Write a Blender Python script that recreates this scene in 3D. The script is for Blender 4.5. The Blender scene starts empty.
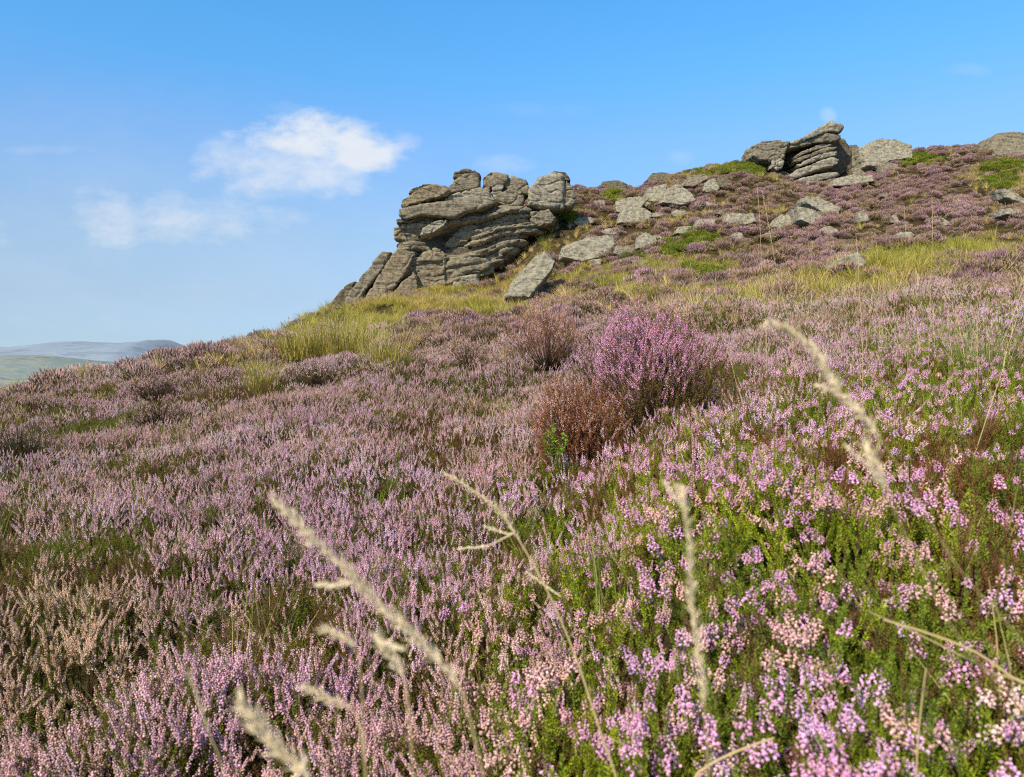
import bpy, bmesh, math, random
import numpy as np
from mathutils import Vector, noise as mnoise

random.seed(7)
rng = np.random.default_rng(7)
SC = bpy.context.scene
COL = SC.collection
R = math.radians

# ------------------------------------------------------------------ camera
W, H, F = 1024, 777, 759.0
CZ = 1.25
PITCH = R(1.7)
cam_d = bpy.data.cameras.new('camera')
cam = bpy.data.objects.new('camera', cam_d)
COL.objects.link(cam)
cam.location = (0, 0, CZ)
cam.rotation_euler = (R(90) - PITCH, 0, 0)
cam_d.sensor_width = 36.0
cam_d.lens = 36.0 * F / W
cam_d.clip_start = 0.02
cam_d.clip_end = 40000
cam_d.dof.use_dof = True
cam_d.dof.focus_distance = 6.5
cam_d.dof.aperture_fstop = 8.0
SC.camera = cam
CP, SP = math.cos(PITCH), math.sin(PITCH)


def at(px, py, Y):
    """the point seen at pixel (px, py) at forward distance Y"""
    a = (px - W / 2) / F
    b = (H / 2 - py) / F
    d = np.array([a, CP + b * SP, -SP + b * CP], float)
    return np.array([0, 0, CZ]) + d * (Y / d[1])


def project(P):
    """N x 3 world points to pixels"""
    x, y, z = P[:, 0], P[:, 1], P[:, 2] - CZ
    f = y * CP - z * SP
    u = y * SP + z * CP
    f = np.maximum(f, 1e-3)
    return W / 2 + F * x / f, H / 2 - F * u / f


# ------------------------------------------------------------------ noise
def _hash(ix, iy, iz, seed):
    with np.errstate(over='ignore'):
        h = (ix.astype(np.uint32) * np.uint32(374761393) + iy.astype(np.uint32) * np.uint32(668265263)
             + iz.astype(np.uint32) * np.uint32(2147483647) + np.uint32(seed) * np.uint32(1274126177))
        h = (h ^ (h >> np.uint32(13))) * np.uint32(1274126177)
        h = (h ^ (h >> np.uint32(16))) * np.uint32(2246822519)
        h = h ^ (h >> np.uint32(15))
    return h.astype(np.float64) / 4294967295.0 * 2 - 1


def vnoise(p, seed=0):
    i = np.floor(p).astype(np.int64)
    f = p - i
    f = f * f * f * (f * (f * 6 - 15) + 10)
    out = 0
    for dx in (0, 1):
        wx = f[:, 0] if dx else 1 - f[:, 0]
        for dy in (0, 1):
            wy = f[:, 1] if dy else 1 - f[:, 1]
            for dz in (0, 1):
                wz = f[:, 2] if dz else 1 - f[:, 2]
                out = out + wx * wy * wz * _hash(i[:, 0] + dx, i[:, 1] + dy, i[:, 2] + dz, seed)
    return out


def fbm(p, octs=4, seed=0, gain=0.5):
    a, s, out = 1.0, 1.0, 0
    for k in range(octs):
        out = out + a * vnoise(p * s + 17.3 * k, seed + k)
        a *= gain
        s *= 2.03
    return out


def n2(x, y, sc, seed=0, octs=3):
    return fbm(np.stack([x / sc, y / sc, np.zeros_like(x)], 1), octs, seed)


# ------------------------------------------------------------------ terrain
CTRL = [
    # px, py, Y  (tops of the plants)
    (-150, 777, 1.2), (-150, 600, 2.2), (-150, 480, 4.8), (-150, 440, 8), (-150, 420, 15), (-150, 450, 24),
    (0, 777, 1.15), (0, 600, 2.1), (0, 490, 4.6), (0, 430, 8.5), (0, 392, 16), (0, 425, 26),
    (200, 777, 1.1), (200, 600, 2.0), (200, 470, 4.6), (200, 400, 9), (200, 352, 17), (200, 375, 27), (200, 440, 40),
    (330, 600, 1.95), (330, 450, 4.6), (330, 385, 9), (330, 342, 18), (330, 306, 31), (330, 345, 42), (300, 390, 52),
    (512, 777, 0.98), (512, 600, 1.8), (512, 450, 4.4), (512, 400, 6.8), (512, 350, 12), (512, 312, 21), (512, 291, 34),
    (430, 295, 35), (430, 292, 38.3), (370, 306, 38.3), (480, 287, 38.2), (496, 272, 38.6), (511, 257, 39.0), (528, 238, 39.6), (547, 214, 40.5), (440, 240, 44), (400, 300, 50), (512, 240, 41), (512, 200, 47), (512, 215, 58),
    (570, 255, 36), (600, 190, 49), (620, 215, 60),
    (650, 777, 0.8), (650, 600, 1.25), (650, 500, 1.85), (650, 420, 3.5), (650, 360, 6.0), (650, 305, 14), (650, 278, 22), (650, 240, 34), (650, 200, 45), (660, 180, 53), (660, 200, 64),
    (800, 777, 0.7), (800, 600, 1.05), (800, 500, 1.45), (800, 420, 2.2), (800, 350, 4.5), (800, 310, 8.5), (800, 275, 17), (800, 245, 27), (800, 200, 40), (800, 184, 52), (842, 184, 52), (755, 167, 53), (880, 152, 57), (875, 168, 53), (780, 172, 53), (800, 188, 66), (842, 190, 66),
    (1024, 777, 0.66), (1024, 600, 0.95), (1024, 500, 1.3), (1024, 400, 2.1), (1024, 330, 4.2), (1024, 285, 8.5), (1024, 250, 17), (1024, 220, 28), (1024, 180, 43), (1024, 147, 60), (1024, 158, 75),
    (920, 150, 58), (920, 163, 70), (700, 164, 55), (700, 180, 66),
    (1200, 777, 0.65), (1200, 600, 0.95), (1200, 400, 2.0), (1200, 270, 10), (1200, 180, 42), (1200, 140, 64),
]
PTS = []
for px, py, Y in CTRL:
    p = at(px, py, Y)
    PTS.append((p[0], p[1], p[2]))
for th, r, z in [(-75, 1, .75), (-75, 4, .4), (-75, 15, -1.5), (-75, 50, -12), (75, 1, .95), (75, 4, 1.5), (75, 15, 4.5), (75, 60, 17),
                 (-110, 1, .7), (-110, 10, -.8), (110, 1, .9), (110, 10, 3), (-40, 100, -28), (-40, 300, -85), (-20, 110, -24), (-20, 400, -95),
                 (-40, 1500, -110), (-20, 1500, -110), (0, 1500, -90), (25, 1500, -20), (75, 1500, 0), (-75, 1500, -110),
                 (-40, 9000, -120), (-20, 9000, -120), (0, 9000, -110), (25, 9000, -90), (75, 9000, -60), (-75, 9000, -120),
                 (0, 110, 2), (0, 300, -40), (10, 120, 13), (25, 110, 19), (45, 120, 22), (25, 300, 12), (45, 300, 18), (-75, 300, -85), (75, 300, 20)]:
    PTS.append((r * math.sin(R(th)), r * math.cos(R(th)), z))
PTS = np.array(PTS)
VEG_H = 0.22


def _uv(x, y):
    r = np.sqrt(x * x + y * y) + 1e-6
    return np.stack([np.arctan2(x, y) * 2.2, np.log(r)], 1), r


def _tps(d2):
    return 0.5 * d2 * np.log(d2 + 1e-9)


_u, _r = _uv(PTS[:, 0], PTS[:, 1])
_s = (PTS[:, 2] - CZ) / _r
_n = len(_u)
_K = _tps(((_u[:, None] - _u[None]) ** 2).sum(2)) + np.eye(_n) * 0.012
_P = np.concatenate([np.ones((_n, 1)), _u], 1)
_A = np.block([[_K, _P], [_P.T, np.zeros((3, 3))]])
_w = np.linalg.solve(_A, np.concatenate([_s, np.zeros(3)]))


def canopy_z(x, y):
    x = np.asarray(x, float).ravel()
    y = np.asarray(y, float).ravel()
    u, r = _uv(x, y)
    out = np.empty(len(x))
    for k in range(0, len(x), 20000):
        q = u[k:k + 20000]
        d2 = ((q[:, None] - _u[None]) ** 2).sum(2)
        out[k:k + 20000] = _tps(d2) @ _w[:_n] + _w[_n] + q @ _w[_n + 1:]
    z = CZ + out * r
    amp = np.clip(r * 0.018, 0.012, 0.30)
    amp = np.where(r > 70, amp + (np.minimum(r, 2500) - 70) * 0.003, amp)
    sc = np.clip(r * 0.16, 0.5, 3.0)
    # a fixed set of wavelengths blended by distance keeps the surface continuous
    w1 = np.clip((6 - r) / 4, 0, 1)
    z = z + amp * (w1 * n2(x, y, 0.55, 3) + (1 - w1) * n2(x, y, 2.3, 5)) * 0.9
    return z


def ground_z(x, y):
    return canopy_z(x, y) - VEG_H


def hit(px, py, lo=0.5, hi=90):
    Ys = np.exp(np.linspace(math.log(lo), math.log(hi), 900))
    P = np.array([at(px, py, Y) for Y in Ys])
    c = canopy_z(P[:, 0], P[:, 1])
    k = np.nonzero(P[:, 2] < c)[0]
    return float(Ys[k[0]]) if len(k) else None


# ------------------------------------------------------------------ node helpers
def new_mat(name):
    m = bpy.data.materials.new(name)
    m.use_nodes = True
    nt = m.node_tree
    nt.nodes.clear()
    out = nt.nodes.new('ShaderNodeOutputMaterial')
    return m, nt, out


def N(nt, typ, **kw):
    n = nt.nodes.new(typ)
    for k, v in kw.items():
        if k == 'inp':
            for a, b in v.items():
                n.inputs[a].default_value = b
        else:
            setattr(n, k, v)
    return n


def ramp(nt, stops, fac):
    n = nt.nodes.new('ShaderNodeValToRGB')
    e = n.color_ramp.elements
    while len(e) < len(stops):
        e.new(0.5)
    for el, (p, c) in zip(e, stops):
        el.position = p
        el.color = (*c, 1) if len(c) == 3 else c
    nt.links.new(fac, n.inputs[0])
    return n.outputs[0]


def mixc(nt, a, b, fac, mode='MIX'):
    n = nt.nodes.new('ShaderNodeMix')
    n.data_type = 'RGBA'
    n.blend_type = mode
    n.clamp_factor = True
    for s, v in ((n.inputs[6], a), (n.inputs[7], b), (n.inputs[0], fac)):
        if hasattr(v, 'links'):
            nt.links.new(v, s)
        elif isinstance(v, (int, float)):
            s.default_value = v
        else:
            s.default_value = (*v, 1)
    return n.outputs[2]


def math_n(nt, op, a, b=0.0, c=0.0):
    n = nt.nodes.new('ShaderNodeMath')
    n.operation = op
    for s, v in zip(n.inputs, (a, b, c)):
        if hasattr(v, 'links'):
            nt.links.new(v, s)
        else:
            s.default_value = v
    return n.outputs[0]


def leafy_mat(name, col, var=0.25, transl=0.3, attr=None, attr_type='INSTANCER', tipfade=None):
    """diffuse + translucent plant surface; colour constant or from an attribute; 'fade' attribute per vertex: 0 base .. 1 tip"""
    m, nt, out = new_mat(name)
    if attr:
        a = N(nt, 'ShaderNodeAttribute', attribute_type=attr_type, attribute_name=attr)
        c = a.outputs['Color']
    else:
        rgb = N(nt, 'ShaderNodeRGB')
        rgb.outputs[0].default_value = (*col, 1)
        c = rgb.outputs[0]
    v = N(nt, 'ShaderNodeAttribute', attribute_type='GEOMETRY', attribute_name='vary')
    k = math_n(nt, 'MULTIPLY_ADD', v.outputs['Fac'], 2 * var, 1 - var)
    comb = N(nt, 'ShaderNodeCombineColor')
    for i in range(3):
        nt.links.new(k, comb.inputs[i])
    c = mixc(nt, c, comb.outputs[0], 1.0, 'MULTIPLY')
    if tipfade is not None:
        f = N(nt, 'ShaderNodeAttribute', attribute_type='GEOMETRY', attribute_name='fade')
        c = mixc(nt, c, tipfade, f.outputs['Fac'])
    d = N(nt, 'ShaderNodeBsdfDiffuse')
    t = N(nt, 'ShaderNodeBsdfTranslucent')
    mx = N(nt, 'ShaderNodeMixShader')
    mx.inputs[0].default_value = transl
    nt.links.new(c, d.inputs[0])
    nt.links.new(c, t.inputs[0])
    nt.links.new(d.outputs[0], mx.inputs[1])
    nt.links.new(t.outputs[0], mx.inputs[2])
    nt.links.new(mx.outputs[0], out.inputs[0])
    return m


FLOWER_I = leafy_mat('heather_flower_scatter', None, 0.34, 0.0, 'flower_col', tipfade=(0.58, 0.38, 0.22))
LEAF_I = leafy_mat('heather_leaf_scatter', None, 0.5, 0.3, 'leaf_col')
STEM = leafy_mat('heather_stem', (0.085, 0.05, 0.03), 0.4, 0.0)
GRASS_I = leafy_mat('grass_blade_scatter', None, 0.35, 0.35, 'leaf_col')


# ------------------------------------------------------------------ mesh builder
class MB:
    def __init__(self):
        self.v, self.f, self.m, self.vary, self.fade = [], [], [], [], []

    def add(self, verts, faces, mat=0, vary=None, fade=0.0):
        b = len(self.v)
        self.v.extend([tuple(p) for p in verts])
        va = random.random() if vary is None else vary
        self.vary.extend([va] * len(verts))
        self.fade.extend([fade] * len(verts))
        for f in faces:
            self.f.append(tuple(b + i for i in f))
            self.m.append(mat)

    def tube(self, pts, r0, r1, n=3, mat=0, vary=None):
        pts = [Vector(p) for p in pts]
        vs, fs = [], []
        for i, p in enumerate(pts):
            d = (pts[min(i + 1, len(pts) - 1)] - pts[max(i - 1, 0)]).normalized()
            a = d.orthogonal().normalized()
            b = d.cross(a)
            r = r0 + (r1 - r0) * i / max(1, len(pts) - 1)
            for k in range(n):
                t = 2 * math.pi * k / n
                vs.append(p + a * math.cos(t) * r + b * math.sin(t) * r)
        for i in range(len(pts) - 1):
            for k in range(n):
                fs.append((i * n + k, i * n + (k + 1) % n, (i + 1) * n + (k + 1) % n, (i + 1) * n + k))
        self.add(vs, fs, mat, vary)

    def bud(self, c, d, ln, r, n=4, mat=1, fade=0.0, vary=None):
        c = Vector(c)
        d = Vector(d).normalized()
        a = d.orthogonal().normalized()
        b = d.cross(a)
        ph = random.random() * 6.28
        vs = [c - d * ln * 0.45, c + d * ln * 0.55]
        for k in range(n):
            t = ph + 2 * math.pi * k / n
            vs.append(c + d * ln * 0.12 + (a * math.cos(t) + b * math.sin(t)) * r)
        fs = []
        for k in range(n):
            k2 = 2 + (k + 1) % n
            fs.append((0, k2, 2 + k))
            fs.append((1, 2 + k, k2))
        self.add(vs, fs, mat, vary, fade)

    def leaf(self, p, d, ln, w, mat=0, up=None, vary=None):
        p = Vector(p)
        d = Vector(d).normalized()
        s = d.cross(up if up is not None else Vector((random.uniform(-1, 1), random.uniform(-1, 1), random.uniform(-1, 1))))
        if s.length < 1e-4:
            s = d.orthogonal()
        s.normalize()
        n = d.cross(s) * ln * 0.12
        self.add([p, p + d * ln * 0.45 + s * w * 0.5 - n, p + d * ln, p + d * ln * 0.45 - s * w * 0.5 - n], [(0, 1, 2, 3)], mat, vary)

    def blade(self, p, d, ln, w, droop, mat=0, seg=4, vary=None):
        p = Vector(p)
        d = Vector(d).normalized()
        side = d.cross(Vector((0, 0, 1)))
        if side.length < 1e-3:
            side = Vector((random.uniform(-1, 1), random.uniform(-1, 1), 0))
        side.normalize()
        tw = random.uniform(-1, 1)
        side = (side * math.cos(tw) + d.cross(side) * math.sin(tw))
        flat = Vector((d.x, d.y, 0))
        flat = flat.normalized() if flat.length > 1e-3 else Vector((random.uniform(-1, 1), random.uniform(-1, 1), 0)).normalized()
        vs, fs = [], []
        for i in range(seg + 1):
            t = i / seg
            c = p + d * ln * t + (flat * 0.6 - Vector((0, 0, 1)) * 0.5) * droop * ln * t * t
            ww = w * (1 - t ** 1.6) * 0.5 + 0.0002
            vs += [c - side * ww, c + side * ww]
            if i:
                fs.append((2 * i - 2, 2 * i - 1, 2 * i + 1, 2 * i))
        self.add(vs, fs, mat, vary)

    def mesh(self, name, mats, smooth=False):
        me = bpy.data.meshes.new(name)
        me.from_pydata(self.v, [], self.f)
        for m in mats:
            me.materials.append(m)
        me.polygons.foreach_set('material_index', self.m)
        a = me.attributes.new('vary', 'FLOAT', 'POINT')
        a.data.foreach_set('value', self.vary)
        a = me.attributes.new('fade', 'FLOAT', 'POINT')
        a.data.foreach_set('value', self.fade)
        if smooth:
            me.polygons.foreach_set('use_smooth', [True] * len(me.polygons))
        me.update()
        return me

    def obj(self, name, mats, parent=None, link=True, smooth=False):
        o = bpy.data.objects.new(name, self.mesh(name, mats, smooth))
        if link:
            COL.objects.link(o)
        if parent:
            o.parent = parent
        return o


def tag(o, label=None, cat=None, group=None, kind=None):
    if label:
        o['label'] = label
    if cat:
        o['category'] = cat
    if group:
        o['group'] = group
    if kind:
        o['kind'] = kind
    return o


def empty(name, loc, rz=0.0):
    o = bpy.data.objects.new(name, None)
    COL.objects.link(o)
    o.location = loc
    o.rotation_euler = (0, 0, rz)
    o.empty_display_size = 0.1
    return o


# ------------------------------------------------------------------ sprigs (sources of the scatters; not in the scene themselves)
def curve_pts(p0, d0, ln, bend, n=6):
    p = Vector(p0)
    d = Vector(d0).normalized()
    out = [p.copy()]
    for i in range(n):
        d = (d + Vector(bend) / n + Vector((random.gauss(0, .05), random.gauss(0, .05), random.gauss(0, .03)))).normalized()
        p = p + d * (ln / n)
        out.append(p.copy())
    return out


def along(pts, t):
    t = max(0.0, min(0.9999, t)) * (len(pts) - 1)
    i = int(t)
    f = t - i
    return pts[i].lerp(pts[i + 1], f), (pts[i + 1] - pts[i]).normalized()


def shoot(mb, p0, d0, ln, flower_frac, gap, fr, leaf_ln, leaf_w, leaf_gap, fade_p=0.12, bud_n=4, spread=1.0, tip=0.04, droop_flowers=0.0):
    """one heather shoot: twig, scale leaves below, a spike of small bells above"""
    pts = curve_pts(p0, d0, ln, (random.gauss(0, .15), random.gauss(0, .15), .45))
    mb.tube(pts, 0.0011, 0.0006, 3, 0)
    f0 = 1 - flower_frac
    nl = int(ln * (f0 + 0.02) / leaf_gap) if flower_frac < 0.98 else 0
    ph = random.random() * 6.28
    for i in range(nl):
        t = (i + random.random()) / max(nl, 1) * f0 * 0.92 + 0.08 * f0
        p, d = along(pts, t)
        a = d.orthogonal().normalized()
        b = d.cross(a)
        ph += 2.4
        o = a * math.cos(ph) + b * math.sin(ph)
        mb.leaf(p, o * 0.8 + d * random.uniform(.5, 1.2), leaf_ln * random.uniform(.7, 1.3), leaf_w, 2)
    nf = int(ln * flower_frac / gap)
    for i in range(nf):
        s = (i + random.random()) / max(nf, 1)
        t = f0 + s * flower_frac * (1 - tip)
        p, d = along(pts, t)
        a = d.orthogonal().normalized()
        b = d.cross(a)
        ph += 2.4 + random.gauss(0, .4)
        o = a * math.cos(ph) + b * math.sin(ph)
        rad = fr * spread * (1.35 - 0.7 * s) * random.uniform(.7, 1.4)
        c = p + o * rad
        dd = o * 1.0 + d * random.uniform(-.2 - droop_flowers, .6)
        r = fr * (1.1 - 0.45 * s) * random.uniform(.8, 1.2)
        fade = 0.75 if random.random() < fade_p * (1.6 - 1.3 * s) else 0.0
        mb.bud(c, dd, r * 2.3, r, bud_n, 1, fade)
    if tip and flower_frac > 0:
        for i in range(4):
            p, d = along(pts, 1 - tip * random.random())
            mb.leaf(p, d + Vector((random.gauss(0, .4), random.gauss(0, .4), 0)), leaf_ln, leaf_w, 2)


def sprig(kind):
    mb = MB()
    if kind == 'ling':            # upright dense spikes
        h = random.uniform(.20, .27)
        main = curve_pts((0, 0, 0), (random.gauss(0, .15), random.gauss(0, .15), 1), h * .5, (0, 0, .3))
        mb.tube(main, .0022, .0014, 4, 0)
        for i in range(random.randint(5, 8)):
            p, d = along(main, random.uniform(.25, 1))
            a = random.random() * 6.28
            sp = random.uniform(.15, .75)
            ln = random.uniform(.08, .15)
            shoot(mb, p, (math.cos(a) * sp, math.sin(a) * sp, 1), ln, random.uniform(.32, .55), .0017, .0025, .0055, .0018, .0023, .16)
    elif kind == 'ling_mix':      # looser, shorter spikes, more leaf
        h = random.uniform(.18, .25)
        main = curve_pts((0, 0, 0), (random.gauss(0, .2), random.gauss(0, .2), 1), h * .5, (0, 0, .3))
        mb.tube(main, .0022, .0014, 4, 0)
        for i in range(random.randint(5, 8)):
            p, d = along(main, random.uniform(.2, 1))
            a = random.random() * 6.28
            sp = random.uniform(.2, .9)
            shoot(mb, p, (math.cos(a) * sp, math.sin(a) * sp, 1), random.uniform(.08, .16), random.choice((0, .22, .3, .4)), .0022, .0025, .0065, .002, .0020, .22)
    elif kind == 'bell':          # green leafy shoots carrying loose clusters of round bells
        main = curve_pts((0, 0, 0), (random.gauss(0, .2), random.gauss(0, .2), 1), random.uniform(.08, .12), (0, 0, .3))
        mb.tube(main, .002, .0013, 4, 0)
        for i in range(random.randint(6, 9)):
            p, d = along(main, random.uniform(.15, 1))
            a = random.random() * 6.28
            sp = random.uniform(.2, .9)
            shoot(mb, p, (math.cos(a) * sp, math.sin(a) * sp, 1), random.uniform(.08, .15), random.choice((.0, .18, .22, .28)), .0009, .0024, .0075, .0022, .0015, .10, 5, 2.6, .08, .5)
    elif kind == 'green':         # leaf only
        main = curve_pts((0, 0, 0), (random.gauss(0, .2), random.gauss(0, .2), 1), random.uniform(.08, .11), (0, 0, .3))
        mb.tube(main, .002, .0013, 4, 0)
        for i in range(random.randint(7, 10)):
            p, d = along(main, random.uniform(.1, 1))
            a = random.random() * 6.28
            sp = random.uniform(.25, 1.0)
            shoot(mb, p, (math.cos(a) * sp, math.sin(a) * sp, 1), random.uniform(.07, .14), 0, .002, .002, .0085, .0024, .0013, tip=0)
    elif kind == 'brown':         # spent, twiggy
        main = curve_pts((0, 0, 0), (random.gauss(0, .2), random.gauss(0, .2), 1), random.uniform(.08, .12), (0, 0, .3))
        mb.tube(main, .0024, .0015, 4, 0)
        for i in range(random.randint(7, 10)):
            p, d = along(main, random.uniform(.1, 1))
            a = random.random() * 6.28
            sp = random.uniform(.25, .9)
            shoot(mb, p, (math.cos(a) * sp, math.sin(a) * sp, 1), random.uniform(.08, .15), 0, .003, .002, .006, .0018, .0022, tip=0)
    return mb


def protos(kind, n, mats):
    return [sprig(kind).obj('%s_source' % kind, mats, link=False) for _ in range(n)]


HM = [STEM, FLOWER_I, LEAF_I]
P_LING = protos('ling', 7, HM)
P_MIX = protos('ling_mix', 6, HM)
P_BELL = protos('bell', 7, HM)
P_GREEN = protos('green', 5, HM)
P_BROWN = protos('brown', 4, HM)


def mound(kind):
    """a rounded heather cushion about 0.5 m wide for the far hillside"""
    mb = MB()
    if kind == 'heather':
        for i in range(300):
            z = random.random() ** .6
            a = random.random() * 6.28
            rr = math.sqrt(max(0, 1 - z * z))
            n = Vector((math.cos(a) * rr, math.sin(a) * rr, z))
            p = Vector((n.x * .27, n.y * .27, n.z * .20)) * random.uniform(.75, 1.08)
            d = (n + Vector((0, 0, .9)) + Vector((random.gauss(0, .25), random.gauss(0, .25), 0))).normalized()
            fl = random.random() < .35 + .6 * z
            if fl:
                mb.bud(p + d * .03, d, random.uniform(.05, .095), random.uniform(.006, .010), 3, 1, .5 if random.random() < .15 else 0)
            else:
                mb.bud(p, d, random.uniform(.05, .09), random.uniform(.007, .012), 3, 2)
    else:
        for i in range(420):
            z = random.random() ** .7
            a = random.random() * 6.28
            rr = math.sqrt(max(0, 1 - z * z))
            n = Vector((math.cos(a) * rr, math.sin(a) * rr, z))
            p = Vector((n.x * .27, n.y * .27, n.z * .18)) * random.uniform(.7, 1.1)
            d = (n + Vector((random.gauss(0, .6), random.gauss(0, .6), .5))).normalized()
            mb.leaf(p, d, random.uniform(.03, .06), random.uniform(.018, .03), 2)
    return mb


P_MOUND = [mound('heather').obj('cushion_source', HM, link=False) for _ in range(7)]
P_BILB = [mound('leafy').obj('bilberry_source', HM, link=False) for _ in range(4)]


def tuft(n, h, w, spread, droop, seg=4, straw=0):
    mb = MB()
    for i in range(n):
        a = random.random() * 6.28
        rr = random.random() * .05
        sp = abs(random.gauss(0, spread))
        a2 = a + random.gauss(0, .6)
        ln = h * random.uniform(.55, 1.1)
        mb.blade((math.cos(a) * rr, math.sin(a) * rr, 0), (math.cos(a2) * sp, math.sin(a2) * sp, 1), ln, w * random.uniform(.7, 1.3), random.uniform(.1, 1) * droop, 0, seg)
    return mb


P_TUFT = [tuft(45, .34, .0035, .35, .7).obj('grass_source', [GRASS_I], link=False) for _ in range(4)]
P_TUFTFAR = [tuft(55, .42, .010, .45, .7, 3).obj('grass_far_source', [GRASS_I], link=False) for _ in range(4)]


def straw_head(mb, pts, s0, fr, n, mat=0):
    for i in range(n):
        t = s0 + (1 - s0) * (i / n)
        p, d = along(pts, t)
        o = Vector((random.gauss(0, 1), random.gauss(0, 1), random.gauss(0, .4)))
        k = (i / n)
        mb.bud(p + o * fr * (1.2 - k), d + o * .35, fr * 2.8, fr * .55, 3, mat)


def bent():
    mb = MB()
    for i in range(random.randint(1, 3)):
        pts = curve_pts((random.gauss(0, .02), random.gauss(0, .02), 0), (random.gauss(0, .22), random.gauss(0, .22), 1), random.uniform(.4, .62), (random.gauss(0, .2), random.gauss(0, .2), 0), 7)
        mb.tube(pts, .0013, .0007, 3, 0, random.random())
        straw_head(mb, pts, .72, .0035, 26)
    return mb


P_BENT = [bent().obj('bent_source', [GRASS_I], link=False) for _ in range(6)]


# ------------------------------------------------------------------ geometry-node scatter: one stuff object
def scatter(name, P, rot, scl, cols, sources, label=None):
    n = len(P)
    me = bpy.data.meshes.new(name)
    me.vertices.add(n)
    me.vertices.foreach_set('co', np.asarray(P, np.float32).ravel())
    a = me.attributes.new('rot', 'FLOAT_VECTOR', 'POINT')
    a.data.foreach_set('vector', np.asarray(rot, np.float32).ravel())
    a = me.attributes.new('scl', 'FLOAT', 'POINT')
    a.data.foreach_set('value', np.asarray(scl, np.float32).ravel())
    a = me.attributes.new('pick', 'INT', 'POINT')
    a.data.foreach_set('value', rng.integers(0, len(sources), n).astype(np.int32))
    for k, c in cols.items():
        a = me.attributes.new(k, 'FLOAT_COLOR', 'POINT')
        c4 = np.ones((n, 4), np.float32)
        c4[:, :3] = np.clip(c, 0.003, 0.95)
        a.data.foreach_set('color', c4.ravel())
    me.update()
    o = bpy.data.objects.new(name, me)
    COL.objects.link(o)
    ng = bpy.data.node_groups.new(name, 'GeometryNodeTree')
    ng.interface.new_socket('Geometry', in_out='INPUT', socket_type='NodeSocketGeometry')
    ng.interface.new_socket('Geometry', in_out='OUTPUT', socket_type='NodeSocketGeometry')
    gi = ng.nodes.new('NodeGroupInput')
    go = ng.nodes.new('NodeGroupOutput')
    iop = ng.nodes.new('GeometryNodeInstanceOnPoints')
    join = ng.nodes.new('GeometryNodeJoinGeometry')
    for s in sources:
        oi = ng.nodes.new('GeometryNodeObjectInfo')
        oi.inputs['Object'].default_value = s
        oi.transform_space = 'ORIGINAL'
        g2 = ng.nodes.new('GeometryNodeGeometryToInstance')
        ng.links.new(oi.outputs['Geometry'], g2.inputs[0])
        ng.links.new(g2.outputs[0], join.inputs[0])
    ng.links.new(join.outputs[0], iop.inputs['Instance'])

    def named(nm, dt):
        x = ng.nodes.new('GeometryNodeInputNamedAttribute')
        x.data_type = dt
        x.inputs['Name'].default_value = nm
        return x.outputs['Attribute']
    iop.inputs['Pick Instance'].default_value = True
    ng.links.new(named('pick', 'INT'), iop.inputs['Instance Index'])
    ng.links.new(named('rot', 'FLOAT_VECTOR'), iop.inputs['Rotation'])
    ng.links.new(named('scl', 'FLOAT'), iop.inputs['Scale'])
    ng.links.new(gi.outputs[0], iop.inputs['Points'])
    ng.links.new(iop.outputs[0], go.inputs[0])
    md = o.modifiers.new('scatter', 'NODES')
    md.node_group = ng
    tag(o, label, None, None, 'stuff')
    return o


# ------------------------------------------------------------------ where which plants grow
def blob(px, py, cx, cy, sx, sy):
    return np.exp(-(((px - cx) / sx) ** 2 + ((py - cy) / sy) ** 2))


def blobs(px, py, L):
    o = np.zeros_like(px)
    for b in L:
        o = np.maximum(o, blob(px, py, *b[:4]) * (b[4] if len(b) > 4 else 1))
    return o


GRASS_YEL = [(440, 285, 70, 14), (355, 322, 55, 14), (420, 302, 60, 9), (480, 303, 50, 9), (520, 282, 16, 14), (535, 262, 12, 16), (545, 240, 10, 12), (640, 288, 50, 8, .7), (730, 290, 60, 8, .9),
             (900, 258, 60, 14), (850, 276, 60, 10), (960, 246, 50, 9), (800, 284, 50, 8, .8), (700, 262, 40, 8, .7), (600, 278, 40, 8, .7), (580, 275, 25, 8, .6), (1005, 245, 30, 8, .7), (655, 262, 30, 8, .6), (290, 335, 22, 12, .8), (260, 365, 30, 8, .4), (600, 262, 40, 8, .4)]
BILB = [(697, 235, 22, 9), (672, 247, 18, 7), (745, 166, 20, 6), (718, 172, 18, 5, .7), (922, 157, 20, 5), (905, 160, 14, 4), (1005, 165, 22, 7, .9), (785, 167, 12, 7), (570, 213, 9, 7), (614, 194, 9, 5), (632, 255, 12, 5, .8), (712, 270, 16, 5, .7), (690, 265, 14, 4, .6), (690, 168, 12, 4, .7), (1000, 180, 20, 7, .8), (815, 205, 16, 6, .5), (592, 250, 14, 5, .5)]
STRAW = [(470, 297, 60, 8), (530, 262, 18, 26), (560, 290, 60, 8, .6), (545, 235, 12, 12), (515, 265, 14, 14), (530, 245, 10, 14), (640, 300, 90, 9, .8), (420, 300, 40, 6, .8), (820, 290, 130, 14, .6), (600, 240, 40, 14, .3)]

LILAC = np.array([.95, .56, .77])
DUSTY = np.array([.95, .60, .65])
FADED = np.array([.95, .65, .47])
MAUVE = np.array([.50, .29, .34])
GREEN = np.array([.22, .30, .035])
BRIGHT = np.array([.46, .55, .035])
OLIVE = np.array([.28, .26, .055])
BROWN = np.array([.33, .205, .095])
RUST = np.array([.42, .16, .07])
YEL = np.array([.66, .54, .16])
STRAWC = np.array([.76, .59, .30])
YGREEN = np.array([.50, .48, .09])


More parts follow.
